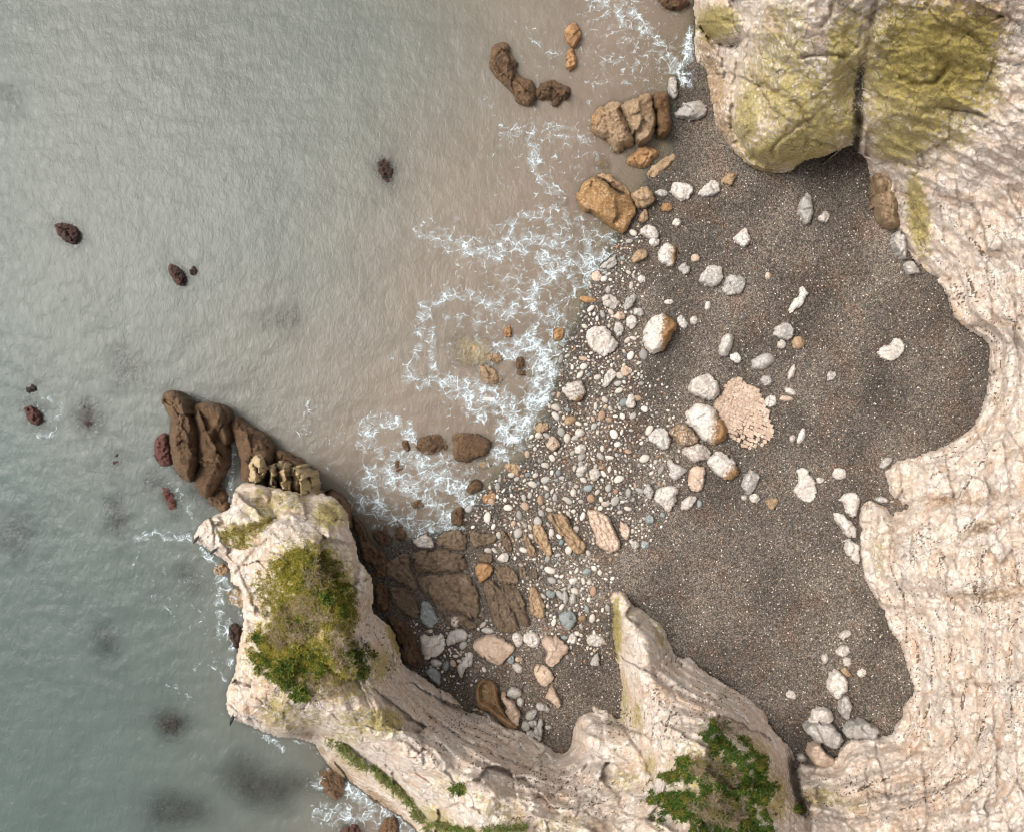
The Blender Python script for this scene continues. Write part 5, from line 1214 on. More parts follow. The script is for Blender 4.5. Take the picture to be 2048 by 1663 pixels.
# ------------------------------------------------------------------ the sea
SHORE_IN = None
wx0 = np.concatenate([np.arange(-1600, -60, 60), np.arange(-60, 1460, 5)]).astype(np.float32)
wy0 = np.concatenate([np.arange(-800, -60, 60), np.arange(-60, 1730, 5), np.arange(1730, 2600, 60)]).astype(np.float32)
WX, WY = np.meshgrid(wx0, wy0)
wd = shore_d(WX, WY)
depth_map = np.clip(-BOT, 0, 3)
dm1, dm4 = blur(depth_map.astype(np.float32), 1), blur(depth_map.astype(np.float32), 5)
far = sstep(0.25, 0.7, dm4)
depth_map = dm1 * (1 - far * .6) + dm4 * far * .6
dep = bilinear(-80, -80, BS, depth_map, np.clip(WX, -76, 2150), np.clip(WY, -76, 1750))
# sediment: brown in the cove, grey green out at sea and round the headland
sed = sstep(-720, -70, wd + 90 * fbm(WX / 210.0, WY / 210.0, 4, 301))
outer = blobs(WX, WY, [(150, 1200, 430, 700), (520, 1560, 200, 160), (0, 300, 120, 200, 0, .5), (300, 1000, 200, 200)])
sed = np.clip(sed * (1 - 0.85 * outer), 0, 1)
c_sea = np.array([0.128, 0.138, 0.118]); c_mud = np.array([0.205, 0.158, 0.120]); c_deep = np.array([0.064, 0.096, 0.088])
tone = c_sea[None, None] * (1 - sed[..., None]) + c_mud[None, None] * sed[..., None]
lowleft = np.clip(sstep(350, 1300, WY) * sstep(900, 200, WX) + 0.6 * sstep(160, -60, WX), 0, 1)
tone = tone * (1 - 0.75 * lowleft[..., None]) + c_deep[None, None] * 0.75 * lowleft[..., None]
tone = tone * (1 + 0.16 * fbm(WX / 120.0, WY / 120.0, 4, 311))[..., None]
vis = 0.40 + 0.20 * outer
op = 1 - np.exp(-(dep + 0.01) / vis)
op = np.clip(op * (1 + 0.06 * fbm(WX / 30.0, WY / 30.0, 3, 321)), 0, 0.985)
wz = 0.02 + 0.05 * fbm(WX / 46.0 + 0.4 * fbm(WX / 80, WY / 80, 2, 5), WY / 30.0, 3, 331)
wkeep = wd < 26
tcol = np.concatenate([tone, np.ones((*tone.shape[:2], 1))], -1).reshape(-1, 4)
wv, wf, wa = compact(world_xyz(WX, WY, wz).reshape(-1, 3), grid_faces(wkeep), {'t': tcol, 'op': op.ravel()})
sea = make_obj('sea', wv, wf, M['water'], attrs=wa)
tag(sea, 'cloudy grey green sea turning muddy brown towards the shore', 'sea', kind='structure')
# ------------------------------------------------------------------ foam: lace of froth on the water, with holes
STROKES = [  # polyline, half width, density
 ([(1250, 0), (1270, 30), (1240, 20)], 34, .7), ([(1180, -10), (1230, 25), (1290, 60), (1330, 100), (1360, 140), (1370, 160)], 26, .75), ([(1385, 60), (1372, 120), (1362, 160)], 14, 1.0), ([(1180, 30), (1220, 70), (1300, 110), (1350, 150)], 40, .45),
 ([(1060, 60), (1068, 85), (1085, 100), (1120, 110)], 16, .55), ([(1185, 110), (1220, 105), (1260, 120), (1310, 130)], 16, .5), ([(1180, 165), (1220, 160), (1270, 165), (1320, 160)], 16, .5), ([(1160, 130), (1190, 150), (1178, 190), (1172, 230)], 10, .45), ([(1210, 170), (1300, 175)], 22, .35),
 ([(962, 170), (985, 230), (1010, 265)], 9, .5), ([(1010, 265), (1060, 260), (1110, 255), (1150, 275), (1180, 290)], 20, .6), ([(1060, 280), (1070, 330), (1095, 370), (1115, 385)], 20, .72), ([(1100, 300), (1160, 310), (1200, 320)], 14, .4), ([(990, 370), (1015, 352)], 9, .45),
 ([(850, 460), (880, 480), (920, 500), (980, 480), (1040, 440), (1080, 430), (1110, 450)], 30, .6), ([(905, 490), (960, 510), (1040, 490), (1100, 480), (1150, 490), (1200, 500)], 34, .75), ([(1110, 410), (1140, 440), (1180, 460), (1230, 480)], 22, .6), ([(1080, 510), (1140, 540), (1190, 530), (1215, 510)], 30, .85),
 ([(960, 520), (1010, 560), (1050, 580), (1120, 560)], 30, .55), ([(1050, 600), (1080, 570), (1110, 540)], 24, .85), ([(1130, 600), (1160, 570), (1190, 550)], 24, .7),
 ([(840, 660), (850, 620), (890, 590), (930, 585), (970, 600), (1000, 640)], 22, .72), ([(860, 680), (830, 710), (815, 740), (840, 765), (880, 760)], 20, .72), ([(870, 640), (860, 690), (870, 740)], 14, .7), ([(900, 640), (950, 635), (990, 660), (1010, 690)], 16, .55),
 ([(1000, 620), (1050, 600), (1090, 620), (1120, 650), (1110, 690)], 34, .75), ([(1010, 700), (1060, 680), (1090, 720), (1075, 770), (1060, 820)], 34, .95), ([(890, 770), (940, 780), (990, 790), (1030, 830), (1020, 880), (1000, 900)], 34, .9), ([(900, 765), (930, 800), (970, 830)], 22, .8), ([(1080, 700), (1100, 740), (1090, 790), (1060, 840)], 18, 1.1), ([(1000, 850), (1030, 880), (1050, 850)], 20, 1.05),
 ([(730, 880), (740, 850), (780, 840), (810, 850), (820, 880), (800, 900)], 26, .8), ([(730, 880), (760, 910), (800, 930), (860, 920), (900, 925)], 20, .7), ([(740, 960), (780, 950), (820, 970), (860, 1000), (900, 1040)], 34, .85), ([(830, 920), (870, 950), (920, 970), (930, 1000)], 30, .9), ([(720, 1000), (760, 1010), (800, 1040), (840, 1060), (890, 1060)], 30, .8), ([(860, 1000), (900, 1030), (910, 1060)], 24, .9),
 ([(690, 960), (740, 990), (760, 1030)], 18, .5), ([(700, 1040), (740, 1050), (780, 1075)], 16, .6), ([(920, 960), (960, 930), (1000, 920)], 14, .6), ([(940, 970), (960, 985)], 14, .5),
 ([(620, 810), (615, 850), (600, 860)], 18, .55), ([(600, 855), (640, 890), (690, 880)], 14, .4), ([(640, 890), (650, 930), (690, 980), (730, 1000)], 12, .42), ([(780, 790), (750, 820), (760, 840)], 12, .3),
 ([(470, 880), (462, 930), (458, 970)], 9, .9), ([(455, 940), (465, 975), (455, 1000)], 8, .7),
 ([(90, 800), (120, 795), (122, 820), (110, 840)], 11, .6), ([(75, 865), (95, 875), (115, 860)], 8, .65), ([(80, 815), (95, 830)], 6, .5), ([(190, 850), (200, 865)], 6, .6),
 ([(275, 1080), (310, 1065), (340, 1075), (370, 1070), (395, 1085)], 10, .75), ([(300, 1080), (270, 1110), (262, 1140), (270, 1160)], 8, .35), ([(285, 955), (290, 1000), (300, 1020)], 8, .4), ([(340, 960), (370, 1000), (385, 1040), (395, 1080)], 9, .55), ([(300, 940), (330, 930)], 7, .4), ([(400, 1085), (430, 1130), (440, 1170), (438, 1220), (440, 1280)], 11, .75), ([(420, 1110), (460, 1180), (480, 1200)], 12, .6), ([(440, 1200), (470, 1200), (482, 1230)], 12, .7), ([(455, 1250), (470, 1290), (465, 1320)], 14, .7),
 ([(300, 1190), (330, 1185), (340, 1200)], 7, .5), ([(310, 1220), (350, 1215), (370, 1205), (400, 1225)], 7, .45), ([(400, 1240), (420, 1290), (440, 1330)], 8, .45), ([(385, 1340), (410, 1320), (440, 1340), (450, 1360)], 7, .55), ([(335, 1365), (360, 1375), (385, 1400)], 7, .55), ([(340, 1380), (360, 1400)], 6, .3), ([(420, 1420), (450, 1425)], 5, .35),
 ([(520, 1470), (550, 1480), (570, 1500)], 9, .7), ([(590, 1480), (630, 1490), (650, 1520), (660, 1560)], 9, .6), ([(640, 1570), (690, 1570), (720, 1600), (780, 1625), (840, 1655)], 20, .8), ([(640, 1620), (690, 1630), (740, 1630), (800, 1650), (850, 1680)], 26, .75), ([(690, 1570), (720, 1585)], 14, 1.0), ([(630, 1640), (670, 1650)], 12, .6), ([(820, 1640), (850, 1665)], 12, 1.1),
 ([(420, 560), (432, 572)], 6, .4), ([(300, 640), (315, 655)], 5, .2)]
fs = 1.3
fx = np.arange(40, 1400, fs, dtype=np.float32); fy = np.arange(-14, 1700, fs, dtype=np.float32)
cfx = np.arange(30, 1420, 5, dtype=np.float32); cfy = np.arange(-30, 1720, 5, dtype=np.float32)
CFX, CFY = np.meshgrid(cfx, cfy)
dens = np.zeros(CFX.shape, np.float32)
jx, jy = CFX + 10 * fbm(CFX / 50, CFY / 50, 3, 401), CFY + 10 * fbm(CFX / 50, CFY / 50, 3, 403)
for pts, w, dn in STROKES:
    p = np.array(pts); lo, hi = p.min(0) - w * 3 - 12, p.max(0) + w * 3 + 12
    m = (CFX > lo[0]) & (CFX < hi[0]) & (CFY > lo[1]) & (CFY < hi[1])
    d, t = seg_dist(jx[m], jy[m], pts)
    dens[m] = np.maximum(dens[m], dn * np.exp(-(d / w) ** 2))
surf = blobs(CFX, CFY, [(1000, 720, 220, 280), (1080, 500, 230, 130), (840, 970, 190, 140), (1250, 80, 150, 130), (1110, 300, 150, 120), (1080, 110, 120, 90, 0, .7), (640, 880, 110, 90, 0, .7), (420, 1120, 120, 200, 0, .5), (700, 1620, 130, 60, 0, .8)])
dens = np.maximum(dens * 0.92, surf * (0.36 + 0.26 * fbm(CFX / 40, CFY / 40, 3, 405)))
FXg, FYg = np.meshgrid(fx, fy)
D_ = bilinear(30, -30, 5, dens, FXg, FYg)
sel = D_ > 0.045
X, Y, D_s = FXg[sel], FYg[sel], D_[sel]
wX = X + 13 * fbm(X / 34, Y / 34, 2, 411, .4); wY = Y + 13 * fbm(X / 34, Y / 34, 2, 413, .4)
wX = wX + 4 * fbm(X / 13, Y / 13, 2, 415); wY = wY + 4 * fbm(X / 13, Y / 13, 2, 417)
e1 = net(wX / 27.0, wY / 21.0, 421); e2 = net(wX / 13.0, wY / 10.5, 423)
e3 = net((X + 6 * fbm(X / 14, Y / 14, 2, 431)) / 7.5, (Y + 6 * fbm(X / 14, Y / 14, 2, 433)) / 6.5, 425)
nz = fbm(X / 22, Y / 22, 4, 441, .6)
dn = np.clip(D_s * (1 + 1.0 * nz), 0, 1.4)
thick = 0.85 + 0.9 * fbm(X / 11, Y / 11, 2, 443)
l1 = (dn * 0.075 + 0.012) * thick - e1; l2 = dn ** 1.2 * 0.075 * thick - e2; l3 = dn ** 3.0 * 0.11 * thick - e3
solid = (dn - 1.2) * 0.8 + 0.2 * fbm(X / 7, Y / 7, 3, 451)
fib = (dn ** 0.8) * 0.035 - np.abs(perlin(wX / 26, wY / 26, 461))
F = np.maximum.reduce([l1 * 1.1, l2, l3 * 1.0, solid, fib])
F = F + 0.018 * fbm(X / 6, Y / 6, 2, 471)
wash = 0.24 * sstep(0.35, 1.0, dn + 0.5 * fbm(X / 16, Y / 10, 3, 473))
field = np.full(FXg.shape, -1, np.float32); field[sel] = F
alpha = np.zeros(FXg.shape, np.float32); alpha[sel] = np.clip(sstep(-0.014, 0.055, F) * (0.40 + 0.5 * np.clip(dn, 0, 1)), 0, 0.85)
alpha[sel] = np.maximum(alpha[sel], wash)
field[sel] = np.where(wash > 0.02, np.maximum(field[sel], 0.0), field[sel])
# not on dry land, and thinned over the rocks that stand clear
bsea = bilinear(-80, -80, BS, BOT.astype(np.float32), FXg, FYg)
fk = (field > -0.012) & (bsea < 0.16)
fz = np.maximum(0.045 + 0.05 * fbm(FXg / 46.0 + 0.4 * fbm(FXg / 80, FYg / 80, 2, 5), FYg / 30.0, 3, 331), np.minimum(bsea, 0.2) + 0.02) + 0.02 * np.clip(alpha, 0, 1)
fz = np.where(bsea > -0.02, np.maximum(fz, bsea + 0.03), fz)
fv, ff, fa = compact(world_xyz(FXg, FYg, fz).reshape(-1, 3), grid_faces(fk), {'a': alpha.ravel()})
foam = make_obj('foam', fv, ff, M['foam'], attrs=fa)
tag(foam, 'lacy white foam spreading over the muddy water', 'foam', kind='stuff')
print('sea', round(time.time() - T0, 1), 'foam quads', len(ff))
# ------------------------------------------------------------------ pebbles
def pebble_mesh(name, seed, sub=2):
    import bmesh
    bm = bmesh.new()
    bmesh.ops.create_icosphere(bm, subdivisions=sub, radius=1.0)
    r = np.random.default_rng(seed)
    ax_ = r.uniform(-1, 1, (5, 3)); ax_ /= np.linalg.norm(ax_, axis=1)[:, None]; cut = r.uniform(0.62, 0.95, 5)
    for v in bm.verts:
        p = np.array(v.co)
        for a_, c_ in zip(ax_, cut):
            d_ = p @ a_
            if d_ > c_: p = p - a_ * (d_ - c_) * 0.8
        v.co = p
    for f_ in bm.faces: f_.smooth = True
    me = bpy.data.meshes.new(name); bm.to_mesh(me); bm.free()
    return me
bank = [(1150, 900, 150, 110, -30, 1.0), (1080, 990, 130, 60, -10, 1.0), (1190, 1010, 110, 80, 0, 1.0), (1200, 720, 70, 130, 10, .75), (1210, 600, 60, 90, 0, .6), (1130, 1150, 80, 90, 0, .8), (1240, 500, 40, 60, 0, .4), (1160, 1240, 90, 60, 0, .55), (900, 1290, 120, 60, 0, .35), (1100, 1060, 120, 60, 0, .9), (1280, 900, 70, 130, 0, .35), (1240, 800, 60, 80, 0, .55), (1560, 760, 60, 70, 0, .12)]
def spots(n_, lo, hi, r):
    x = r.uniform(lo[0], hi[0], n_); y = r.uniform(lo[1], hi[1], n_)
    return x.astype(np.float32), y.astype(np.float32)
pr = np.random.default_rng(77)
cx_, cy_ = spots(90000, (820, 430), (1420, 1420), pr)
w = blobs(cx_, cy_, bank) * np.clip(0.62 + 1.9 * fbm(cx_ / 36, cy_ / 36, 3, 501), 0.05, 1)
bot_here = bilinear(-80, -80, BS, BOT.astype(np.float32), cx_, cy_)
bz = beach_z(cx_, cy_)
free = (bot_here < bz + 0.12) & (poly_sdf(cx_, cy_, LAND_XY) < -6) & (bz > -0.10) & (shore_d(cx_, cy_) > -25)
ok = free & (pr.uniform(0, 1, len(cx_)) < w)
cx_, cy_, bz = cx_[ok], cy_[ok], bz[ok]
# poisson-like choice, largest first
size = np.concatenate([np.sort(3.9 + 6.6 * pr.uniform(0, 1, 330) ** 2.2)[::-1], pr.uniform(1.5, 3.9, max(0, len(cx_) - 330))])[:len(cx_)]
cell = {}; chosen = []
for i in range(len(cx_)):
    s_ = size[len(chosen)] if len(chosen) < len(size) else 2.0
    gx, gy = int(cx_[i] // 12), int(cy_[i] // 12)
    hit = False
    for ddx in (-1, 0, 1, -2, 2):
        for ddy in (-1, 0, 1, -2, 2):
            for (qx_, qy_, qs) in cell.get((gx + ddx, gy + ddy), ()):
                if (qx_ - cx_[i]) ** 2 + (qy_ - cy_[i]) ** 2 < ((qs + s_) * 0.92) ** 2:
                    hit = True; break
            if hit: break
        if hit: break
    if hit: continue
    cell.setdefault((gx, gy), []).append((cx_[i], cy_[i], s_))
    chosen.append((cx_[i], cy_[i], s_, bz[i]))
kinds = [('white', .50, 'peb_white', 'small smooth white pebble in the pebble bank by the wash', 'white pebbles of the bank'), ('grey', .32, 'peb_grey', 'small grey pebble in the pebble bank by the wash', 'grey pebbles of the bank'),
         ('pink', .11, 'peb_pink', 'small pinkish brown pebble in the pebble bank by the wash', 'pinkish pebbles of the bank'), ('blue', .07, 'peb_blue', 'small slate blue pebble in the pebble bank by the wash', 'slate blue pebbles of the bank')]
meshes = {}
for kname, _, mt, _, _ in kinds:
    for q in range(4):
        me = pebble_mesh('pebble', 900 + q + 10 * len(meshes)); me.materials.append(M[mt]); meshes[(kname, q)] = me
N_BIG = 296
for i, (x, y, s_, z_) in enumerate(chosen[:N_BIG]):
    u = pr.uniform(); acc = 0
    for kname, share, mt, lb, gp in kinds:
        acc += share
        if u <= acc: break
    o = bpy.data.objects.new('pebble', meshes[(kname, i % 4)])
    COL.objects.link(o)
    k_ = (H - z_) / H / PX
    o.scale = (s_ * k_ * pr.uniform(1.0, 1.25), s_ * k_ * pr.uniform(0.62, 0.95), s_ * k_ * pr.uniform(0.45, 0.65))
    o.location = world_xyz(x, y, z_ + o.scale[2] * 0.22)
    o.rotation_euler = (pr.uniform(-.2, .2), pr.uniform(-.2, .2), pr.uniform(0, 6.28))
    tag(o, lb, 'pebble', gp)
# the small ones, past counting: one object
small = chosen[N_BIG:]
gx_, gy_ = spots(9000, (800, 340), (2000, 1500), pr)
gb = bilinear(-80, -80, BS, BOT.astype(np.float32), gx_, gy_); gzb = beach_z(gx_, gy_)
gk = (gb < gzb + 0.1) & (poly_sdf(gx_, gy_, LAND_XY) < -3) & (gzb > -0.05)
gx_, gy_, gzb = gx_[gk], gy_[gk], gzb[gk]
px_ = np.concatenate([[c[0] for c in small], gx_]); py_ = np.concatenate([[c[1] for c in small], gy_]); pz_ = np.concatenate([[c[3] for c in small], gzb])
ps_ = np.concatenate([[c[2] for c in small], pr.uniform(1.0, 1.9, len(gx_)) ** 1.0])
tmp = bpy.data.objects.new('tmp', pebble_mesh('tmp', 5, 1)); bmv = np.array([v.co[:] for v in tmp.data.vertices]); bmf = np.array([p.vertices[:] for p in tmp.data.polygons])
bpy.data.objects.remove(tmp)
n_ = len(px_)
ang = pr.uniform(0, 6.28, n_); k_ = ps_ * (H - pz_) / H / PX
sx_, sy_, sz_ = k_ * pr.uniform(1, 1.3, n_), k_ * pr.uniform(.65, 1, n_), k_ * pr.uniform(.5, .75, n_)
vx = bmv[None, :, 0] * sx_[:, None]; vy = bmv[None, :, 1] * sy_[:, None]; vz = bmv[None, :, 2] * sz_[:, None]
base_ = world_xyz(px_, py_, pz_)
V = np.stack([vx * np.cos(ang)[:, None] - vy * np.sin(ang)[:, None] + base_[:, None, 0], vx * np.sin(ang)[:, None] + vy * np.cos(ang)[:, None] + base_[:, None, 1], vz + base_[:, None, 2] + 0.3 * sz_[:, None]], -1).reshape(-1, 3)
Fc = (bmf[None] + (np.arange(n_) * len(bmv))[:, None, None]).reshape(-1, 3)
pal = np.array([(0.66, 0.60, 0.53), (0.52, 0.47, 0.41), (0.36, 0.32, 0.28), (0.24, 0.215, 0.19), (0.45, 0.33, 0.24), (0.16, 0.17, 0.17), (0.34, 0.18, 0.10), (0.10, 0.085, 0.075)])
pc_ = pal[pr.choice(len(pal), n_, p=[.22, .2, .2, .14, .1, .05, .03, .06])] * pr.uniform(.8, 1.15, (n_, 1))
C4 = np.repeat(np.concatenate([pc_, np.ones((n_, 1))], 1), len(bmv), 0)
gravel = make_obj('gravel', V, Fc, M['pebbles'], attrs={'c': C4})
tag(gravel, 'loose small pebbles scattered over the shingle and the bank', 'gravel', kind='stuff')
print('pebbles', round(time.time() - T0, 1), len(chosen), n_)
# ------------------------------------------------------------------ plants on the headland and the spur
def land_z(x, y):
    j = np.clip(np.searchsorted(ly, y), 1, len(ly) - 1); i = np.clip(np.searchsorted(lx, x), 1, len(lx) - 1)
    return np.maximum.reduce([LZ[j, i], LZ[j - 1, i], LZ[j, i - 1], LZ[j - 1, i - 1]])
GREENS = np.array([(0.05, 0.10, 0.02), (0.075, 0.14, 0.025), (0.12, 0.17, 0.035), (0.04, 0.08, 0.02), (0.20, 0.19, 0.04)])
OLIVES = np.array([(0.20, 0.19, 0.03), (0.26, 0.22, 0.04), (0.14, 0.15, 0.025), (0.30, 0.24, 0.05)])
STRAW = np.array([(0.30, 0.225, 0.15), (0.24, 0.17, 0.11), (0.36, 0.28, 0.19)])
vr = np.random.default_rng(5)
def leaves(name, areas, n_, ln, wd_, tilt, palette, label, cat, thr=0.15, up=(0.0, 0.25), kind='stuff', clump=18.0, group=None):
    """many small leaf blades, each a folded quad pair, spread over an area of ground"""
    xs_, ys_, rs_ = [], [], []
    for a in areas:
        c, s = math.cos(math.radians(a[4])), math.sin(math.radians(a[4]))
        m = int(n_ * a[2] * a[3] / sum(b[2] * b[3] for b in areas))
        rr = np.sqrt(vr.uniform(0, 1, m)); tt = vr.uniform(0, 6.283, m)
        rs_.append(rr)
        u, v = rr * np.cos(tt) * a[2], rr * np.sin(tt) * a[3]
        xs_.append(a[0] + u * c - v * s); ys_.append(a[1] + u * s + v * c)
    x, y = np.concatenate(xs_).astype(np.float32), np.concatenate(ys_).astype(np.float32)
    nz_ = fbm(x / clump, y / clump, 3, 601 + n_ % 97)
    fine_ = 0.35 * fbm(x / 5.0, y / 5.0, 2, 611)
    k = (nz_ + fine_ - 0.8 * np.clip(np.concatenate(rs_) - 0.5, 0, 1) > thr - 0.32) & (poly_sdf(x, y, LAND_XY) > 4)
    x, y, nz_ = x[k], y[k], nz_[k]
    m = len(x)
    hgt = vr.uniform(up[0], up[1], m) * np.clip(0.6 + 1.6 * (nz_ + 0.2), 0.2, 1.6)
    p = world_xyz(x, y, land_z(x, y) + hgt - 0.02)
    a = vr.uniform(0, 6.283, m); el = vr.uniform(tilt[0], tilt[1], m)
    L = ln * vr.uniform(.4, 1.0, m) ** 1.5 * 1.9; W = wd_ * vr.uniform(.7, 1.2, m)
    d = np.stack([np.cos(a) * np.cos(el), np.sin(a) * np.cos(el), np.sin(el)], 1); s = np.stack([-np.sin(a), np.cos(a), vr.uniform(-.5, .5, m)], 1)
    mid = p + d * (L * 0.5)[:, None] + np.array([0, 0, 1]) * (0.08 * L)[:, None]
    tip = p + d * L[:, None] - np.array([0, 0, 1]) * (0.15 * L)[:, None]
    V = np.stack([p, mid + s * (W * .5)[:, None], tip, mid - s * (W * .5)[:, None]], 1).reshape(-1, 3)
    F_ = np.arange(m * 4).reshape(-1, 4)
    tone_ = np.clip(nz_ * 1.2 + 0.5, 0, .999)
    pal_ = palette[np.clip((tone_ * len(palette) + vr.uniform(-1, 1, m)).astype(int), 0, len(palette) - 1)] * vr.uniform(.75, 1.25, (m, 1))
    C4 = np.repeat(np.concatenate([pal_, np.ones((m, 1))], 1), 4, 0)
    o = make_obj(name, V, F_, M['leaf'], attrs={'c': C4}, smooth=False, origin=p.mean(0))
    tag(o, label, cat, group, kind)
    return o
leaves('turf', [(600, 1180, 100, 80, 0), (590, 1300, 100, 70, 10), (620, 1140, 75, 55, 20), (640, 1200, 80, 60, 0), (560, 1290, 60, 40, 0), (660, 1330, 60, 40, 0), (470, 1075, 40, 20, 20), (520, 1050, 36, 16, -20), (700, 1250, 20, 60, 5)], 52000, .13, .045, (.3, 1.2), OLIVES * 1.25, 'short olive green turf and moss on the headland top', 'turf', thr=.0, up=(0, .1))
leaves('low_plants', [(640, 1150, 55, 50, 0), (690, 1200, 18, 60, 0), (600, 1250, 40, 30, 0), (620, 1330, 60, 40, 10), (720, 1310, 36, 40, 0), (560, 1350, 40, 26, 0), (600, 1380, 50, 20, 20), (520, 1320, 30, 30, 0)], 30000, .10, .06, (.0, .9), GREENS, 'dark green low leafy plants on the headland top', 'plants', thr=.24, up=(.0, .16), clump=22)
leaves('dry_grass', [(610, 1230, 60, 45, 0), (640, 1145, 40, 40, 0), (690, 1300, 40, 40, 0), (650, 1370, 60, 30, 0), (570, 1270, 50, 30, 0)], 9000, .34, .022, (.1, .9), STRAW, 'straw coloured dry grass among the headland plants', 'grass', thr=.22)
leaves('grass_band', [(700, 1510, 62, 9, 36), (775, 1560, 60, 9, 42), (830, 1620, 50, 10, 55), (900, 1652, 60, 9, 8), (1010, 1655, 60, 8, -5), (680, 1490, 26, 7, 20)], 7000, .30, .06, (.3, 1.2), np.array([(0.10, 0.16, 0.035), (0.15, 0.19, 0.05), (0.20, 0.19, 0.08)]), 'green grass bands along the seaward slope of the headland', 'grass', thr=.14)
leaves('ivy', [(1440, 1470, 46, 34, 20), (1485, 1520, 80, 46, 38), (1515, 1575, 46, 44, 20), (1410, 1600, 130, 80, 0), (1470, 1650, 110, 40, 0), (1600, 1615, 14, 12, 0)], 80000, .11, .06, (.0, .8), GREENS, 'bright green leafy ground cover on the crest of the spur', 'plants', thr=.17, up=(.0, .2), clump=26)
leaves('heather', [(1430, 1540, 60, 30, 20), (1440, 1620, 70, 40, 0), (1470, 1460, 40, 20, 20)], 12000, .3, .022, (.1, .9), STRAW, 'brown dry stems between the leafy cover on the spur', 'grass', thr=.2)
def bush_stem(x, y, r_):
    """turn the last bush into a thing with two parts: the leaves and the woody stems under them"""
    leaf = [o for o in COL.objects if o.name.startswith('bush')][-1]
    lab_, nm_ = leaf['label'], leaf.name
    leaf.name = 'leaves'
    e = bpy.data.objects.new('bush', None); COL.objects.link(e); e.location = leaf.location
    tag(e, lab_, 'bush', 'bushes growing on the chalk')
    for k in ('label', 'category', 'kind'):
        if k in leaf: del leaf[k]
    leaf.parent = e; leaf.location = (0, 0, 0)
    V, F_ = [], []
    for i in range(7):
        a = i * .9; L = r_ / PX * .7
        b = np.array([0, 0, -.25]); t = np.array([math.cos(a) * L, math.sin(a) * L, .12])
        for q in range(4): V.append(b + .03 * np.array([math.cos(q * 1.57), math.sin(q * 1.57), 0]))
        for q in range(4): V.append(t + .012 * np.array([math.cos(q * 1.57), math.sin(q * 1.57), 0]))
        for q in range(4): F_.append((8 * i + q, 8 * i + (q + 1) % 4, 8 * i + 4 + (q + 1) % 4, 8 * i + 4 + q))
    st = make_obj('stems', np.array(V), np.array(F_), M['leaf'], attrs={'c': np.tile(np.array([.16, .11, .07, 1.]), (len(V), 1))})
    st.parent = e; st.location = (0, 0, 0)
for i, (x, y, r_, lab) in enumerate([(915, 1576, 13, 'dark round bush alone on the pale slope of the headland'), (655, 1195, 13, 'dark green cushion plant in the middle of the headland turf'), (515, 1275, 10, 'bright green tuft near the sea edge of the headland'), (712, 1310, 15, 'blue green bush near the cove edge of the headland top'), (726, 1345, 11, 'small green bush below the blue green bush'), (570, 1335, 20, 'largest dark bush in the lower headland plants'), (600, 1385, 18, 'shaggy green bush at the lower end of the headland plants'), (1365, 1525, 16, 'dark bush at the seaward edge of the spur plants')]):
    leaves('bush', [(x, y, r_ * 1.25, r_, 30 * i)], int(620 * (r_ / 13) ** 2), .16, .08, (.1, 1.2), GREENS, lab, 'bush', thr=.12, clump=7, up=(.0, .5), kind='thing')
    bush_stem(x, y, r_)
# a dead star shaped plant
def twigs(x, y, n_, ln, label):
    V, F_ = [], []
    b = world_xyz(x, y, float(land_z(np.array([x]), np.array([y]))[0]))
    for i in range(n_):
        a = vr.uniform(0, 6.283); el = vr.uniform(.15, .9); L = ln * vr.uniform(.6, 1.2)
        d = np.array([math.cos(a) * math.cos(el), math.sin(a) * math.cos(el), math.sin(el)])
        s = np.cross(d, [0, 0, 1]); s /= np.linalg.norm(s); u = np.cross(s, d)
        k = len(V); r0_, r1_ = .022, .007
        for pos, rr in ((b, r0_), (b + d * L * .6 + np.array([0, 0, .05]), r0_ * .7), (b + d * L, r1_)):
            for q in range(4):
                t = q * math.pi / 2
                V.append(pos + rr * (math.cos(t) * s + math.sin(t) * u))
        for g in range(2):
            for q in range(4):
                F_.append((k + g * 4 + q, k + g * 4 + (q + 1) % 4, k + g * 4 + 4 + (q + 1) % 4, k + g * 4 + 4 + q))
    c = np.tile(np.array([0.42, 0.30, 0.22, 1.0]), (len(V), 1))
    o = make_obj('dead_plant', np.array(V), np.array(F_), M['leaf'], attrs={'c': c}, origin=b)
    tag(o, label, 'plant')
twigs(629, 1145, 34, .62, 'dead pale star shaped plant in the headland turf')
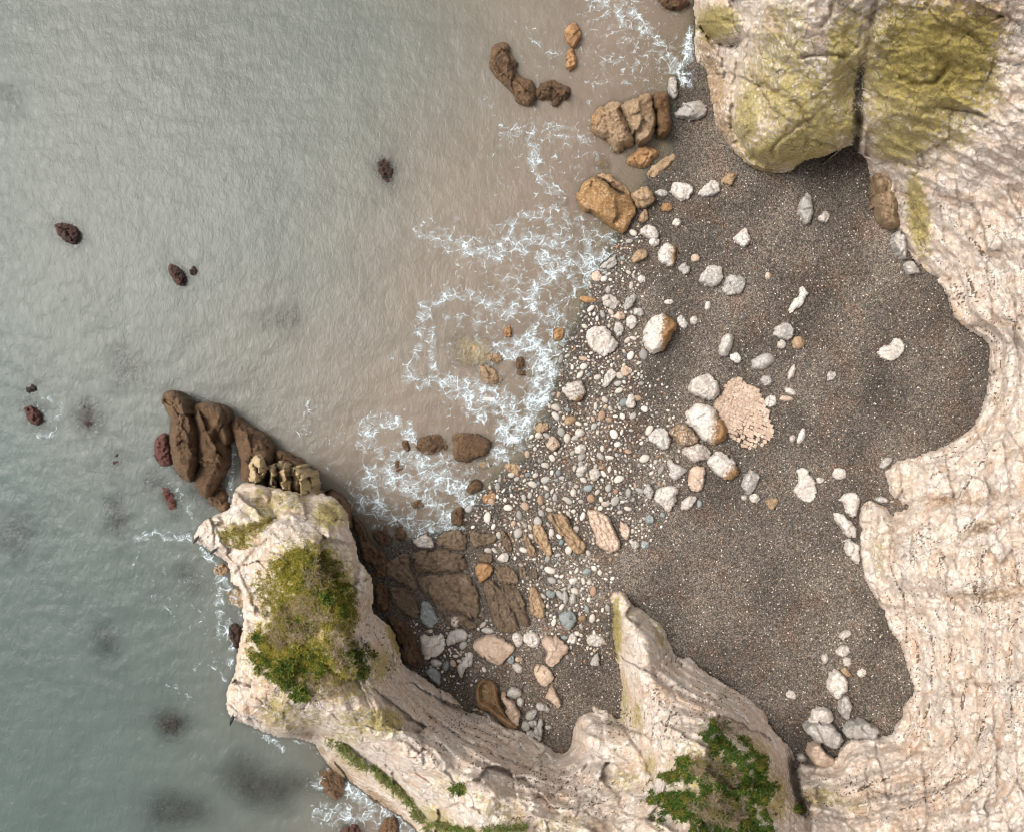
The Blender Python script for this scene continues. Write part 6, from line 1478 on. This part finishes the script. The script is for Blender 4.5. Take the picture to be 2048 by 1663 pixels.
# ------------------------------------------------------------------ cormorants on the edge of the headland
def bird(x, y, heading, length, label):
    """one skin from tail to bill: rings (along, height, half width, half depth)"""
    prof = [(-.56, .14, .010, .006), (-.48, .16, .055, .012), (-.34, .20, .060, .030), (-.24, .25, .085, .070), (-.10, .30, .125, .115), (.06, .34, .130, .125), (.18, .39, .105, .105), (.26, .45, .066, .066), (.31, .52, .042, .042), (.35, .60, .034, .034), (.40, .66, .036, .036), (.45, .68, .038, .036), (.49, .68, .024, .022), (.54, .67, .012, .010), (.60, .655, .004, .004)]
    z0 = float(land_z(np.array([x]), np.array([y]))[0])
    b = world_xyz(x, y, z0 - .03)
    a = math.radians(heading); fwd = np.array([math.cos(a), math.sin(a), 0]); sd_ = np.array([-math.sin(a), math.cos(a), 0]); upv = np.array([0, 0, 1.0])
    V, F_ = [], []
    n_ = 12
    for i, (t, h_, w_, dp) in enumerate(prof):
        t0, h0 = prof[max(i - 1, 0)][:2]; t1, h1 = prof[min(i + 1, len(prof) - 1)][:2]
        tg = np.array([t1 - t0, h1 - h0]); tg /= np.linalg.norm(tg)
        nrm = -tg[1] * fwd + tg[0] * upv
        for q in range(n_):
            th = 2 * math.pi * q / n_
            V.append(b + length * (t * fwd + h_ * upv + w_ * math.cos(th) * sd_ + dp * math.sin(th) * nrm))
    for i in range(len(prof) - 1):
        for q in range(n_):
            F_.append((i * n_ + q, i * n_ + (q + 1) % n_, (i + 1) * n_ + (q + 1) % n_, (i + 1) * n_ + q))
    # two legs with spread toes, grown from the belly
    for sgn in (-1, 1):
        top = b + length * (-.06 * fwd + .24 * upv) + sgn * .05 * sd_; foot = b + length * (-.02 * fwd + .02 * upv) + sgn * .055 * sd_
        k = len(V)
        for pos, rr in ((top, .03), (foot, .014)):
            for q in range(4):
                t = q * math.pi / 2 + .7
                V.append(pos + rr * (math.cos(t) * fwd + math.sin(t) * sd_))
        for q in range(4): F_.append((k + q, k + (q + 1) % 4, k + 4 + (q + 1) % 4, k + 4 + q))
        k = len(V)
        for dx_, dy_ in ((-.02, -.012), (.11, -.05), (.11, .05), (-.02, .012)): V.append(foot + dx_ * fwd + dy_ * sd_ + .012 * upv)
        F_.append((k, k + 1, k + 2, k + 3))
    o = make_obj('bird', np.array(V), np.array(F_), M['feather'], origin=b)
    # folded wings lie along the back
    for sgn in (-1, 1):
        W, G = [], []
        st = [(.16, .41, .06), (.02, .40, .125), (-.14, .345, .125), (-.30, .26, .085), (-.44, .19, .035)]
        for t, h_, w_ in st:
            for f_ in (0.25, .7, 1.05):
                W.append(b + length * (t * fwd + (h_ + .055 - .075 * f_ * f_ + .01) * upv + sgn * w_ * f_ * sd_))
            W.append(b + length * (t * fwd + (h_ - .06) * upv + sgn * w_ * 1.0 * sd_))
        for i in range(len(st) - 1):
            for q in range(3): G.append((i * 4 + q, i * 4 + q + 1, i * 4 + q + 5, i * 4 + q + 4))
        make_obj('wing', np.array(W), np.array(G), M['feather'], parent=o, origin=b)
    for sgn in (-1, 1):                                    # eyes, small and pale
        import bmesh
        bm = bmesh.new(); bmesh.ops.create_icosphere(bm, subdivisions=1, radius=.011)
        me_ = bpy.data.meshes.new('eye'); bm.to_mesh(me_); bm.free(); me_.materials.append(M['peb_white'])
        ey = bpy.data.objects.new('eye', me_); COL.objects.link(ey); ey.parent = o
        ey.location = Vector(length * (.455 * fwd + .69 * upv + sgn * .034 * sd_))
    tag(o, label, 'bird', 'dark seabirds perched on the headland')
bird(467, 1434, 68, .92, 'dark seabird perched on the lower corner of the headland')
bird(396, 1076, 48, .80, 'dark seabird at the very tip of the headland beak')
bird(431, 1099, 38, .80, 'dark seabird on the underside of the headland beak')
print('plants', round(time.time() - T0, 1))
print('script', round(time.time() - T0, 1), 'objects', len(bpy.data.objects))
